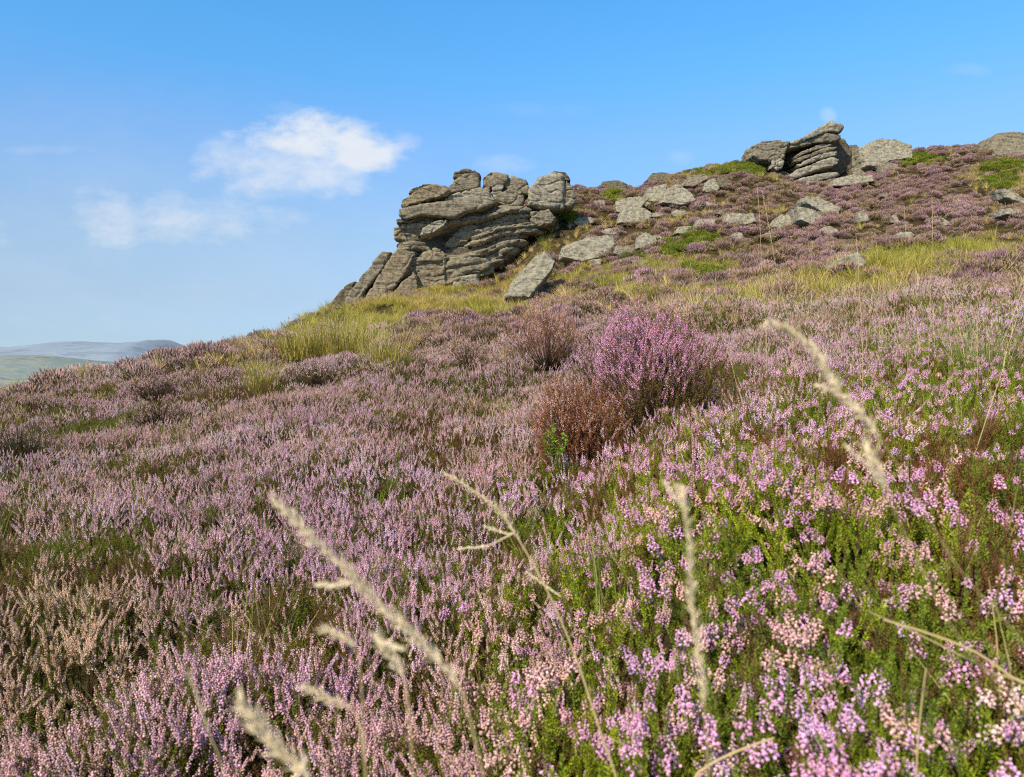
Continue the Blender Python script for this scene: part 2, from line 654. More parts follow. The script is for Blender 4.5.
def cell2(x, y, size, seed):
    """nearest plant of a scattered stand: distance (in plant widths) and a number of its own"""
    qx, qy = x / size, y / size
    ix, iy = np.floor(qx).astype(np.int64), np.floor(qy).astype(np.int64)
    d1 = np.full(len(x), 9.0)
    hid = np.zeros(len(x))
    z0 = np.zeros(len(x), np.int64)
    for dx in (-1, 0, 1):
        for dy in (-1, 0, 1):
            cx, cy = ix + dx, iy + dy
            fx = _hash(cx, cy, z0, seed) * .5 + .5
            fy = _hash(cx, cy, z0, seed + 1) * .5 + .5
            d = np.hypot(cx + fx - qx, cy + fy - qy)
            m_ = d < d1
            d1 = np.where(m_, d, d1)
            hid = np.where(m_, _hash(cx, cy, z0, seed + 2) * .5 + .5, hid)
    return d1, hid


def lerp(a, b, t):
    t = np.clip(np.asarray(t), 0, 1)[:, None]
    return a * (1 - t) + b * t


def polar_points(r0, r1, th0, th1, dens):
    A = .5 * (R(th1) - R(th0)) * (r1 * r1 - r0 * r0)
    n = int(A * dens)
    r = np.sqrt(rng.random(n) * (r1 * r1 - r0 * r0) + r0 * r0)
    t = R(th0) + rng.random(n) * (R(th1) - R(th0))
    return r * np.sin(t), r * np.cos(t), r


def rots(n, lean):
    return np.stack([rng.normal(0, lean, n), rng.normal(0, lean, n), rng.random(n) * 6.28], 1)


BUSH_HOLES = []   # (x, y, radius) where single bushes stand


def free_of_bushes(x, y):
    ok = np.ones(len(x), bool)
    for bx, by, br in BUSH_HOLES:
        ok &= (x - bx) ** 2 + (y - by) ** 2 > br * br
    return ok


# ------------------------------------------------------------------ rock material
def rock_material(name, base=(0.315, 0.268, 0.195), pale=(0.50, 0.45, 0.345), dark=(0.06, 0.048, 0.036), lichen=(0.33, 0.32, 0.19), tone=1.0, warm=0.0):
    m, nt, out = new_mat(name)
    tc = N(nt, 'ShaderNodeTexCoord')
    v = tc.outputs['Object']
    n1 = N(nt, 'ShaderNodeTexNoise', inp={'Scale': 1.3, 'Detail': 7.0, 'Roughness': .65})
    n2_ = N(nt, 'ShaderNodeTexNoise', inp={'Scale': 7.0, 'Detail': 6.0, 'Roughness': .7})
    n3 = N(nt, 'ShaderNodeTexNoise', inp={'Scale': 38.0, 'Detail': 5.0, 'Roughness': .75})
    mp = N(nt, 'ShaderNodeMapping')
    mp.inputs['Scale'].default_value = (.6, .6, 6.0)
    mp.inputs['Rotation'].default_value = (0, R(8), 0)
    nt.links.new(v, mp.inputs[0])
    n4 = N(nt, 'ShaderNodeTexNoise', inp={'Scale': 1.6, 'Detail': 6.0, 'Roughness': .65})
    nt.links.new(mp.outputs[0], n4.inputs[0])
    for n in (n1, n2_, n3):
        nt.links.new(v, n.inputs[0])
    c = ramp(nt, [(.25, [k * tone for k in dark]), (.45, [k * tone for k in base]), (.62, [k * tone for k in base]), (.8, [k * tone for k in pale])], n1.outputs[0])
    c2 = ramp(nt, [(.34, [k * tone * .38 for k in base]), (.5, [k * tone for k in base]), (.72, [k * tone for k in pale])], n4.outputs[0])
    c = mixc(nt, c, c2, .45)
    # pale lichen on faces that look up, dark staining in blotches
    g = N(nt, 'ShaderNodeNewGeometry')
    sx = N(nt, 'ShaderNodeSeparateXYZ')
    nt.links.new(g.outputs['Normal'], sx.inputs[0])
    up = math_n(nt, 'MULTIPLY_ADD', sx.outputs[2], .9, -.05)
    blo = math_n(nt, 'MULTIPLY', up, math_n(nt, 'MULTIPLY_ADD', n2_.outputs[0], 2.4, -.65))
    blo.node.use_clamp = True
    c = mixc(nt, c, [k * tone for k in lichen], math_n(nt, 'MULTIPLY', blo, .75))
    st = ramp(nt, [(.38, (.30, .28, .25)), (.55, (1, 1, 1))], n2_.outputs[0])
    c = mixc(nt, c, st, .75, 'MULTIPLY')
    gr = ramp(nt, [(.3, (.6, .6, .6)), (.6, (1.12, 1.12, 1.12))], n3.outputs[0])
    c = mixc(nt, c, gr, .6, 'MULTIPLY')
    p = N(nt, 'ShaderNodeBsdfPrincipled')
    p.inputs['Roughness'].default_value = .92
    p.inputs['Specular IOR Level'].default_value = .2
    nt.links.new(c, p.inputs['Base Color'])
    b1 = N(nt, 'ShaderNodeBump', inp={'Strength': .85, 'Distance': .12})
    nt.links.new(n4.outputs[0], b1.inputs['Height'])
    b2 = N(nt, 'ShaderNodeBump', inp={'Strength': .5, 'Distance': .06})
    nt.links.new(n2_.outputs[0], b2.inputs['Height'])
    nt.links.new(b1.outputs[0], b2.inputs['Normal'])
    b3 = N(nt, 'ShaderNodeBump', inp={'Strength': .4, 'Distance': .015})
    nt.links.new(n3.outputs[0], b3.inputs['Height'])
    nt.links.new(b2.outputs[0], b3.inputs['Normal'])
    nt.links.new(b3.outputs[0], p.inputs['Normal'])
    nt.links.new(p.outputs[0], out.inputs[0])
    return m


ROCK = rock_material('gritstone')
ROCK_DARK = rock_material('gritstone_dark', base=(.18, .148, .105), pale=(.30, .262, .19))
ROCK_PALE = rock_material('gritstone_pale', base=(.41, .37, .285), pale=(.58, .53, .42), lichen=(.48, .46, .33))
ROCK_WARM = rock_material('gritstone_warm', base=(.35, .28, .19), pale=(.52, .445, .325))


def cracks(co, seed, sc=(.75, .75, 1.5)):
    """narrow joints between angular cells: 1 on a joint, 0 inside a cell"""
    q = co * np.array(sc)
    q[:, 2] += .25 * q[:, 0]
    q = q + .22 * np.stack([vnoise(co * 1.7, seed + 31), vnoise(co * 1.7, seed + 32), vnoise(co * 1.7, seed + 33)], 1)
    i = np.floor(q).astype(np.int64)
    d1 = np.full(len(q), 9.0)
    d2 = np.full(len(q), 9.0)
    for dx in (-1, 0, 1):
        for dy in (-1, 0, 1):
            for dz in (-1, 0, 1):
                c = i + np.array([dx, dy, dz])
                f = np.stack([_hash(c[:, 0], c[:, 1], c[:, 2], seed + 50 + k) * .5 + .5 for k in range(3)], 1)
                d = np.sqrt(((c + f - q) ** 2).sum(1))
                m_ = d < d1
                d2 = np.where(m_, d1, np.minimum(d2, d))
                d1 = np.where(m_, d, d1)
    return np.exp(-((d2 - d1) / .07) ** 2)


def bedding(co, no, d, dirn):
    """continuous gently tilted beds of unequal hardness: ledges, undercuts, a deep recess below the overhang"""
    nv = len(co)
    zz = co[:, 2] - .16 * (co[:, 0] - crag_o[0]) * 1.0 + .16 * vnoise(co * .55, 81) + .05 * vnoise(co * 1.9, 82)
    ph = zz / .34 + .55 * np.sin(zz * 1.7)
    k = np.floor(ph)
    fr = ph - k
    hard = _hash(k, np.zeros(nv), np.zeros(nv), 77)
    lat = vnoise(np.stack([co[:, 0] * .8, co[:, 1] * .8, k * 7.3], 1), 85)
    top = np.clip((1 - fr) / .14, 0, 1)
    bot = np.clip(fr / .30, 0, 1)
    prof = (1 - (1 - top) ** 2) * (.35 + .65 * np.sqrt(bot))
    x0, z0 = at(320 + 430 / 3.413, 0, 38)[0], at(0, 150 + 385 / 3.413, 38)[2]
    low = np.clip((z0 - co[:, 2]) / .8, 0, 1) * np.clip((x0 + .9 - co[:, 0]) / .6, 0, 1)     # columns below: jointed, not bedded
    q = at(320 + 440 / 3.413, 150 + 315 / 3.413, 38)
    rec = np.exp(-(((co[:, 0] - q[0]) / 1.15) ** 2 + ((co[:, 2] - q[2]) / .62) ** 2))
    d += (1 - .8 * low) * (.26 * hard + .26 * lat - .30 * (1 - prof)) - 1.5 * rec
    dirn[:, 2] *= .25


# ------------------------------------------------------------------ rock builder
def rock_mesh(name, poly, Y, thick, mat, vox=None, rough=1.0, strata=0.0, tilt=(0.12, 0.0), period=.45, lean=0.0, inset=.86, seed=0, origin=None, sharp=False, joints=.08, grow=1.05, face=False):
    """poly: pixel outline of the widest section at distance Y; the rock goes back by thick. Returns mesh with coordinates relative to origin."""
    ring = [at(px, py, Y) for px, py in poly]
    ring = np.array(ring)
    ring = ring.mean(0) + (ring - ring.mean(0)) * grow
    # densify a little
    c = ring.mean(0)
    ext = ring.max(0) - ring.min(0)
    size = max(ext[0], ext[2])
    small = min(ext[0], ext[2])
    bm = bmesh.new()

    def lay(s, y):
        vs = []
        for p in ring:
            q = c + (p - c) * s
            q = np.array([q[0], y + lean * (q[2] - c[2]), q[2]])
            vs.append(bm.verts.new(q))
        return vs
    k = min(thick * .5, small * .28)
    L = [lay(inset, Y - k * .55), lay(.965, Y - k * .3), lay(1.0, Y), lay(1.0, Y + thick * .55), lay(.85, Y + thick)]
    n = len(ring)
    for a, b in zip(L[:-1], L[1:]):
        for i in range(n):
            bm.faces.new((a[i], a[(i + 1) % n], b[(i + 1) % n], b[i]))
    bm.faces.new(L[0][::-1])
    bm.faces.new(L[-1])
    bmesh.ops.recalc_face_normals(bm, faces=bm.faces)
    bmesh.ops.triangulate(bm, faces=bm.faces)
    me = bpy.data.meshes.new('tmp')
    bm.to_mesh(me)
    bm.free()
    tmp = bpy.data.objects.new('tmp', me)
    COL.objects.link(tmp)
    vox = vox or max(.03, size / 75)
    md = tmp.modifiers.new('r', 'REMESH')
    md.mode = 'VOXEL'
    md.voxel_size = vox
    sm = tmp.modifiers.new('s', 'SMOOTH')
    sm.factor = .5
    sm.iterations = 1 if sharp else 2
    dg = bpy.context.evaluated_depsgraph_get()
    ev = tmp.evaluated_get(dg)
    m2 = bpy.data.meshes.new_from_object(ev)
    bpy.data.objects.remove(tmp)
    bpy.data.meshes.remove(me)
    m2.name = name
    nv = len(m2.vertices)
    co = np.empty(nv * 3)
    m2.vertices.foreach_get('co', co)
    co = co.reshape(-1, 3)
    no = np.empty(nv * 3)
    m2.vertices.foreach_get('normal', no)
    no = no.reshape(-1, 3)
    s = min(small, 1.5)
    cr = cracks(co, seed)
    d = -joints * cr + rough * (.07 * s * fbm(co * (1.1 / s), 4, seed) + .035 * s * fbm(co * (4.5 / s), 3, seed + 9))
    if strata:
        zz = co[:, 2] + tilt[0] * co[:, 0] + tilt[1] * co[:, 1] + .10 * fbm(co * .8, 2, seed + 3)
        ph = zz / period + .35 * vnoise(co * np.array([.25, .25, 1.0]), seed + 5)
        fr = ph - np.floor(ph)
        e = np.minimum(fr, 1 - fr)
        bulge = np.sqrt(np.clip(1 - (1 - np.minimum(e * 2.6, 1)) ** 2, 0, 1))
        depth = .5 + .5 * _hash(np.floor(ph), np.zeros(nv), np.zeros(nv), seed)
        d = d - strata * (1 - bulge) * (.5 + depth) + strata * .6 * (depth - .5)
    dirn = no.copy()
    if strata:
        dirn[:, 2] *= .45
    if face:
        bedding(co, no, d, dirn)
    co = co + dirn * d[:, None]
    if origin is None:
        origin = np.array([c[0], Y + thick * .5, ring[:, 2].min()])
    co = co - origin
    m2.vertices.foreach_set('co', co.ravel())
    m2.polygons.foreach_set('use_smooth', [True] * len(m2.polygons))
    m2.materials.clear()
    m2.materials.append(mat)
    m2.update()
    return m2, origin


def rock_thing(name, label, poly, Y, thick, mat=None, group=None, cat='boulder', **kw):
    me, o = rock_mesh(name, poly, Y, thick, mat or ROCK, **kw)
    ob = bpy.data.objects.new(name, me)
    COL.objects.link(ob)
    ob.location = o
    return tag(ob, label, cat, group)


def zA(pts):   # outlines traced on the enlarged left crag
    return [(320 + x / 3.413, 150 + y / 3.413) for x, y in pts]


def zB(pts):   # small crag on the skyline
    return [(720 + x / 5.689, 100 + y / 5.689) for x, y in pts]


def zC(pts):   # hillside
    return [(560 + x / 2.207, 100 + y / 2.207) for x, y in pts]


# ------------------------------------------------------------------ left crag
YC = 38.0
crag_o = at(425, 296, YC + 1.2)
crag = empty('rock_outcrop', crag_o)
tag(crag, 'tall weathered grey gritstone crag of stacked layers on the left skyline', 'rock outcrop')


def crag_part(name, pts, dy, thick, mat=ROCK, **kw):
    me, _ = rock_mesh(name, zA(pts), YC + dy, thick, mat, origin=crag_o, **kw)
    o = bpy.data.objects.new(name, me)
    COL.objects.link(o)
    o.parent = crag
    return o


crag_part('rock_face', [(262, 300), (258, 262), (272, 232), (290, 205), (430, 176), (545, 150), (600, 180), (700, 198), (735, 225), (742, 262), (722, 300), (660, 360), (600, 410), (560, 450), (420, 490), (330, 500), (262, 495), (275, 400), (275, 335)], .55, 4.5, ROCK, vox=.045, joints=.12, grow=1.0, seed=1, face=True)

B = [
    # name, outline, depth offset, thickness, material, kw
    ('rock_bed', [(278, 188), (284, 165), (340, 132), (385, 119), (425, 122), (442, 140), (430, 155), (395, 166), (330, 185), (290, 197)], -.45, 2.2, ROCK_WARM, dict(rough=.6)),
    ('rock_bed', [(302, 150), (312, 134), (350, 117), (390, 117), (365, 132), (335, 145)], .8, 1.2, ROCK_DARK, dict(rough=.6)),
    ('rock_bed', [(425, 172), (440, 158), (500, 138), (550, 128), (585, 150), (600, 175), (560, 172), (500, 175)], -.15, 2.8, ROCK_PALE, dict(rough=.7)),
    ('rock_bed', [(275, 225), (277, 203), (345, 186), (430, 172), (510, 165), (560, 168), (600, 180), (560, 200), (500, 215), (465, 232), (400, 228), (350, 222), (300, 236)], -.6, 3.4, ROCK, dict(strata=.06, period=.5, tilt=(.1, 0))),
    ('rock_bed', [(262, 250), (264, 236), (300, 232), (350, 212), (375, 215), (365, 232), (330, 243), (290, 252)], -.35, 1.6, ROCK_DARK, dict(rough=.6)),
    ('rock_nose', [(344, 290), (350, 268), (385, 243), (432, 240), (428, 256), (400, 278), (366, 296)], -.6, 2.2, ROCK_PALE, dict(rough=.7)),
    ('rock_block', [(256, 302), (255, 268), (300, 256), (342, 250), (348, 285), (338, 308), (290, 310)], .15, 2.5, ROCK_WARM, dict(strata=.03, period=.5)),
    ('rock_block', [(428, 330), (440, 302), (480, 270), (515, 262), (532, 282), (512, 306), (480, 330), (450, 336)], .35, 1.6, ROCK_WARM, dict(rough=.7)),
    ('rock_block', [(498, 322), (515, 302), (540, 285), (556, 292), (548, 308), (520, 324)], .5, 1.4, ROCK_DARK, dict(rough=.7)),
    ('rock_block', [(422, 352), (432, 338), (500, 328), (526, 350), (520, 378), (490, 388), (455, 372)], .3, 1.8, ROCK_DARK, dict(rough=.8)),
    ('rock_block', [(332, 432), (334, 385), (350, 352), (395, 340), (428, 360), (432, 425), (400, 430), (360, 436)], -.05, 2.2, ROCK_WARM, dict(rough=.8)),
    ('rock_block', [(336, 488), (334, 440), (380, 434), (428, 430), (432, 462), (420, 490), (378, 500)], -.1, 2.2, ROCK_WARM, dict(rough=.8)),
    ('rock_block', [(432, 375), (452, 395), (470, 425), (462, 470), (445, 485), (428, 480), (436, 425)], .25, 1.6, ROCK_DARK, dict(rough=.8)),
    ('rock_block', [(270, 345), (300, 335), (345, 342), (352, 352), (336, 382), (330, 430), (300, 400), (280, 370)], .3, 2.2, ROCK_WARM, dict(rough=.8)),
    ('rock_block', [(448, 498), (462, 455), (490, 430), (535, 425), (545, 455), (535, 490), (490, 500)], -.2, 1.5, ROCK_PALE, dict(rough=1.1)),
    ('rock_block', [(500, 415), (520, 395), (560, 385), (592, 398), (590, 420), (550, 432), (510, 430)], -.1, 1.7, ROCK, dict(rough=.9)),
]
for i, (nm, pts, dy, th, mt, kw) in enumerate(B):
    crag_part(nm, pts, dy, th, mt, seed=20 + i * 3, **kw)

PERCH = [
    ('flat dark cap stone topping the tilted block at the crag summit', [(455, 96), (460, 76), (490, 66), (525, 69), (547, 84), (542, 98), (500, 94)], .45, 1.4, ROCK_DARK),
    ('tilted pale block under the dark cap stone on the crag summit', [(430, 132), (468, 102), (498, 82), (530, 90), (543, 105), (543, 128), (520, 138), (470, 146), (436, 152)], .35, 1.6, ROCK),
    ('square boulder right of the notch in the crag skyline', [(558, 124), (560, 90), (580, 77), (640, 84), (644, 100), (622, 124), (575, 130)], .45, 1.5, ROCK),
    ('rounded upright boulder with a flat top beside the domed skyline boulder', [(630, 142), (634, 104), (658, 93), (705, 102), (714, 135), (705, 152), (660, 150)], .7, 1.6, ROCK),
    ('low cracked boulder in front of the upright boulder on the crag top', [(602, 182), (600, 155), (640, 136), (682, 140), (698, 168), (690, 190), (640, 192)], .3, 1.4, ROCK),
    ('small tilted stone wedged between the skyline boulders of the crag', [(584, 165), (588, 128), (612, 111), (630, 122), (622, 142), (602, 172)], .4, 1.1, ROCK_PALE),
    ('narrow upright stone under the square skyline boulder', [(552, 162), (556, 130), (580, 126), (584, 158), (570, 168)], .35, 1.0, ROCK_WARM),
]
for i, (lb, pts, dy, th, mt) in enumerate(PERCH):
    rock_thing('perched_boulder', lb, zA(pts), YC + dy, th, mt, 'boulders perched on the crag', seed=100 + i * 5, rough=.8)
rock_thing('domed_boulder', 'big domed grey boulder at the right end of the crag skyline', zA([(712, 188), (718, 128), (750, 98), (790, 82), (822, 92), (830, 140), (826, 196), (760, 200)]), YC + .3, 2.4, ROCK_PALE, seed=141, rough=.9)
rock_thing('domed_boulder', 'upright boulder leaning on the right side of the big domed boulder', zA([(822, 190), (826, 128), (842, 108), (862, 132), (872, 160), (868, 186), (845, 196)]), YC + .25, 1.9, ROCK, seed=145, rough=.8)
rock_thing('cap_stone', 'thin dark stone capping the big domed boulder', zA([(776, 90), (800, 73), (840, 74), (856, 106), (830, 108), (812, 92)]), YC + .45, 1.4, ROCK_DARK, seed=149, rough=.6)
rock_thing('boulder', 'pale block resting below the domed boulder where the heather starts', zA([(720, 240), (720, 212), (780, 205), (806, 232), (795, 252), (745, 264)]), YC - .2, 1.6, ROCK, seed=152)
SL = [
    ('outermost leaning slab at the left foot of the crag, against the sky', [(75, 545), (100, 490), (150, 425), (212, 352), (240, 354), (228, 398), (168, 470), (128, 528), (105, 548)], -.2, 2.2, ROCK, -.1),
    ('largest leaning slab, with a broad brown face, at the left foot of the crag', [(142, 532), (200, 432), (268, 330), (305, 338), (330, 356), (302, 420), (252, 482), (195, 520)], -.25, 2.0, ROCK_WARM, -.15),
    ('small triangular slab leaning below the largest leaning slab', [(238, 506), (278, 455), (322, 412), (334, 440), (338, 490), (300, 508)], -.55, 1.2, ROCK_WARM, -.1),
    ('low dark slab at the very bottom left of the leaning slabs', [(5, 556), (40, 520), (85, 470), (120, 448), (112, 480), (85, 545), (40, 565)], .2, 1.8, ROCK_DARK, -.1),
]
for i, (lb, pts, dy, th, mt, ln) in enumerate(SL):
    rock_thing('leaning_slab', lb, zA(pts), YC + dy, th, mt, 'slabs leaning at the foot of the crag', cat='rock slab', seed=200 + i * 4, rough=.45, inset=.86, sharp=True, vox=.05)

# ------------------------------------------------------------------ small crag on the skyline
YD = 52.0
sc_o = at(815, 188, YD + 1.5)
scr = empty('layered_outcrop', sc_o)
tag(scr, 'small tilted stack of rock layers standing on the right skyline', 'rock outcrop')
B2 = [
    ('top_slab', [(395, 246), (480, 212), (560, 160), (630, 124), (690, 138), (698, 160), (680, 188), (610, 182), (520, 218), (430, 250)], 0, 3.4, ROCK_PALE),
    ('rock_bed', [(362, 284), (370, 266), (470, 232), (570, 196), (630, 190), (686, 198), (688, 226), (640, 242), (560, 244), (450, 268)], .1, 3.4, ROCK),
    ('rock_bed', [(420, 322), (470, 290), (560, 254), (640, 250), (650, 264), (560, 282), (480, 310), (430, 340)], .25, 3, ROCK),
    ('rock_bed', [(420, 345), (500, 308), (600, 272), (660, 270), (664, 286), (580, 305), (500, 332), (440, 356)], .15, 3, ROCK),
    ('rock_bed', [(440, 365), (520, 330), (620, 294), (665, 296), (660, 318), (580, 335), (500, 362), (450, 382)], .1, 3, ROCK_PALE),
    ('rock_bed', [(380, 440), (450, 395), (560, 345), (640, 330), (676, 345), (660, 372), (560, 400), (460, 432), (400, 452)], -.1, 3, ROCK_PALE),
    ('rock_bed', [(400, 470), (470, 440), (580, 420), (660, 412), (676, 430), (600, 452), (520, 482), (450, 500)], -.3, 2.6, ROCK_PALE),
    ('rock_core', [(370, 300), (480, 250), (640, 205), (700, 230), (745, 300), (745, 410), (690, 430), (560, 450), (420, 450), (380, 380)], 2.0, 3, ROCK_DARK),  # dark rock colour stands in for the shade right of the beds
]
for i, (nm, pts, dy, th, mt) in enumerate(B2):
    me, _ = rock_mesh(nm, zB(pts), YD + dy, th, mt, origin=sc_o, seed=300 + 3 * i, rough=.6, vox=.07)
    o = bpy.data.objects.new(nm, me)
    COL.objects.link(o)
    o.parent = scr
rock_thing('boulder', 'broad square-edged block jutting left from the layered skyline stack', zB([(184, 318), (192, 256), (240, 236), (320, 228), (396, 236), (380, 275), (360, 335), (290, 350), (225, 350)]), YD - .1, 3.0, ROCK, seed=340, rough=.6)
rock_thing('boulder', 'small stone propped under the square-edged skyline block', zB([(288, 390), (296, 345), (330, 330), (362, 345), (350, 385), (320, 405)]), YD - .3, 1.0, ROCK_PALE, seed=344, rough=.8)

# ------------------------------------------------------------------ loose boulders on the hillside
TURF = []
BL = [
    ('wide flat-topped grey boulder low on the slope right of the crag', zC([(3, 345), (8, 322), (60, 302), (112, 296), (122, 318), (100, 342), (45, 356)]), 2.0, ROCK_PALE),
    ('steeply leaning pale slab standing in heather right of the crag foot', zA([(640, 498), (668, 436), (738, 352), (770, 334), (806, 376), (796, 404), (762, 440), (735, 470), (712, 505)]), 1.2, ROCK_PALE),
    ('long low boulder with a dark hollow beneath its right end', zC([(122, 244), (124, 222), (178, 210), (196, 218), (172, 240), (142, 252)]), 1.6, ROCK_PALE),
    ('left half of the split pale slab high on the slope', zC([(178, 220), (198, 192), (242, 180), (230, 206), (215, 226)]), 1.6, ROCK_PALE),
    ('right half of the split pale slab high on the slope', zC([(220, 226), (236, 196), (262, 180), (284, 196), (298, 220), (262, 232)]), 1.6, ROCK_PALE),
    ('thin pale slab above the split slab just below the skyline', zC([(262, 188), (288, 166), (324, 162), (330, 172), (292, 190)]), 1.3, ROCK),
    ('small tilted stone right of the thin pale slab', zC([(312, 200), (322, 182), (344, 170), (352, 192), (335, 204)]), 1.0, ROCK_PALE),
    ('dark square stone beside the small tilted stone below the skyline', zC([(346, 190), (348, 168), (372, 166), (378, 184), (364, 192)]), 1.0, ROCK_DARK),
    ('flat stone ledge in heather below the layered stack', zC([(366, 268), (374, 252), (430, 249), (434, 266), (400, 274)]), 1.2, ROCK_PALE),
    ('small pale wedge stone left of the paired boulders', zC([(466, 278), (490, 252), (520, 248), (517, 270), (494, 284)]), 1.2, ROCK_PALE),
    ('front one of the paired pale boulders below the layered stack', zC([(525, 262), (528, 230), (552, 236), (592, 264), (582, 276), (545, 272)]), 1.4, ROCK_PALE),
    ('rear one of the paired pale boulders below the layered stack', zC([(544, 226), (548, 211), (574, 212), (616, 236), (604, 254), (570, 246)]), 1.4, ROCK_PALE),
    ('dry grass-edged low slab under the long low boulder', zC([(126, 270), (140, 242), (182, 236), (204, 250), (194, 270)]), 1.4, ROCK_PALE),
    ('rounded stone between the wide flat boulder and the green bilberry', zC([(166, 326), (176, 300), (192, 290), (212, 300), (218, 324)]), 1.0, ROCK_PALE),
    ('small low stone next to the wide flat-topped boulder', zC([(118, 336), (126, 322), (164, 320), (172, 334), (140, 342)]), .9, ROCK),
    ('narrow pale ledge just above the green bilberry patch', zC([(252, 292), (264, 280), (318, 274), (330, 282), (290, 292)]), 1.1, ROCK_PALE),
    ('pale stone behind the narrow ledge above the bilberry', zC([(296, 278), (308, 262), (346, 262), (338, 276)]), 1.0, ROCK_PALE),
    ('small upright stone alone in heather right of the paired boulders', zC([(658, 266), (662, 246), (676, 242), (680, 264)]), .6, ROCK_PALE),
    ('tiny square pale stone among heather in the middle of the right slope', zC([(729, 268), (730, 254), (746, 252), (747, 266)]), .5, ROCK_PALE),
    ('big grey boulder on the skyline right of the layered stack', zC([(660, 136), (664, 106), (690, 92), (712, 80), (746, 82), (776, 100), (770, 116), (720, 122), (690, 138)]), 2.6, ROCK_PALE),
    ('half-buried greenish stone at the foot of the layered stack', zC([(644, 168), (646, 150), (664, 140), (682, 150), (680, 168)]), .9, ROCK),
    ('long flat slab lying right below the layered stack', zC([(598, 188), (610, 174), (650, 164), (694, 166), (690, 176), (640, 186)]), 1.2, ROCK_PALE),
    ('low stone in front of the big skyline boulder', zC([(706, 158), (708, 142), (722, 134), (746, 142), (744, 156)]), .9, ROCK),
    ('round-topped boulder on the skyline at the right edge', zC([(940, 112), (948, 92), (974, 70), (1010, 66), (1050, 72), (1056, 112), (1000, 120)]), 2.8, ROCK),
    ('stone half hidden in heather left of the yellow grass', zC([(612, 362), (626, 346), (660, 334), (676, 344), (668, 364)]), .9, ROCK_PALE),
    ('small skyline stone at the edge above the grey heather slope', zC([(186, 178), (206, 160), (236, 158), (250, 168), (230, 180)]), 1.2, ROCK_DARK),
    ('low skyline rock right beside the domed boulder of the crag', zC([(84, 198), (96, 180), (130, 176), (150, 186), (140, 200)]), 1.4, ROCK_DARK),
    ('dark skyline rock between the layered stack and the big boulder', zC([(628, 130), (632, 98), (660, 94), (670, 112), (664, 134)]), 1.6, ROCK_DARK),
    ('pale bare rock on the right edge beside the worn slope', zC([(982, 212), (978, 192), (1000, 198), (1030, 222), (1024, 234)]), .9, ROCK_PALE),
    ('pale flat stone below the bare rock on the right edge', zC([(984, 248), (990, 236), (1016, 240), (1030, 252), (1016, 258)]), .8, ROCK_PALE),
]
for i, (lb, poly, th, mt) in enumerate(BL):
    base = max(p[1] for p in poly)
    cx = sum(p[0] for p in poly) / len(poly)
    Y = hit(cx, base - 1)
    if Y is None or Y > 62:
        Y = {6: 53}.get(i, 57.0)
    cy = sum(p[1] for p in poly) / len(poly)
    x0_, x1_ = min(p[0] for p in poly), max(p[0] for p in poly)
    for k_ in range(int((x1_ - x0_) / F * Y * 3) + 2):
        f_ = random.random()
        q_ = at(x0_ - 2 + (x1_ - x0_ + 4) * f_, base, Y)
        TURF.append((q_[0], Y - random.uniform(.05, .5)))
    poly = [(x, y + (8 if i in (19, 23, 27) else 2) if y > cy else y) for x, y in poly]
    rock_thing('boulder', lb, poly, Y, th, mt, 'loose boulders on the hillside', seed=400 + i * 7, rough=.7, lean=.6, joints=.03, sharp=True, strata=.05 if i in (0, 3, 4, 19, 23) else 0, period=.4, inset=.92)

RUB = [(600, 205), (612, 232), (628, 222), (640, 205), (655, 215), (668, 226), (680, 214), (655, 240), (618, 258), (640, 262), (706, 205), (722, 198), (730, 214), (700, 228), (715, 250), (738, 236), (585, 222), (575, 235), (596, 262),
       (770, 236), (790, 250), (830, 232), (846, 246), (872, 222), (905, 236), (940, 222), (966, 208), (890, 196), (860, 182), (925, 188)]
for i, (cx, cy) in enumerate(RUB):
    if i % 3 == 2:
        continue
    Y = hit(cx, cy)
    if Y is None:
        continue
    wd_, hg_ = random.uniform(5, 13), random.uniform(2.2, 5.5)
    poly = []
    for k in range(8):
        a = k / 8 * 6.283 + random.uniform(-.25, .25)
        q = random.uniform(.75, 1.15)
        poly.append((cx + math.cos(a) * wd_ * q, cy - hg_ * .10 + math.sin(a) * hg_ * q + math.cos(a) * random.uniform(-1, .4)))
    rock_thing('stone', 'small angular stone half buried in the heather of the hillside', poly, Y, random.uniform(.4, .9), random.choice((ROCK, ROCK_PALE, ROCK_PALE)), 'small stones half buried on the hillside', cat='stone', seed=700 + i * 3, rough=.8, lean=.6, joints=.02, sharp=True)

# ------------------------------------------------------------------ terrain sheet
th = np.concatenate([np.linspace(-125, -42, 40)[:-1], np.linspace(-42, 42, 300), np.linspace(42, 125, 40)[1:]])
rr = np.concatenate([np.exp(np.linspace(math.log(.22), math.log(95), 330)), np.exp(np.linspace(math.log(100), math.log(20000), 60))])
TH, RR = np.meshgrid(np.radians(th), rr)
gx, gy = (RR * np.sin(TH)).ravel(), (RR * np.cos(TH)).ravel()
gz = ground_z(gx, gy)
nt_, nr_ = len(th), len(rr)
idx = np.arange(nt_ * nr_).reshape(nr_, nt_)
faces = np.stack([idx[:-1, :-1], idx[:-1, 1:], idx[1:, 1:], idx[1:, :-1]], -1).reshape(-1, 4)
me = bpy.data.meshes.new('terrain')
me.from_pydata(np.stack([gx, gy, gz], 1).tolist(), [], faces.tolist())
me.polygons.foreach_set('use_smooth', [True] * len(me.polygons))
m, nt, out = new_mat('moor_soil')
tc = N(nt, 'ShaderNodeTexCoord')
n1 = N(nt, 'ShaderNodeTexNoise', inp={'Scale': 2.2, 'Detail': 8.0, 'Roughness': .7})
n2t = N(nt, 'ShaderNodeTexNoise', inp={'Scale': 30.0, 'Detail': 5.0, 'Roughness': .7})
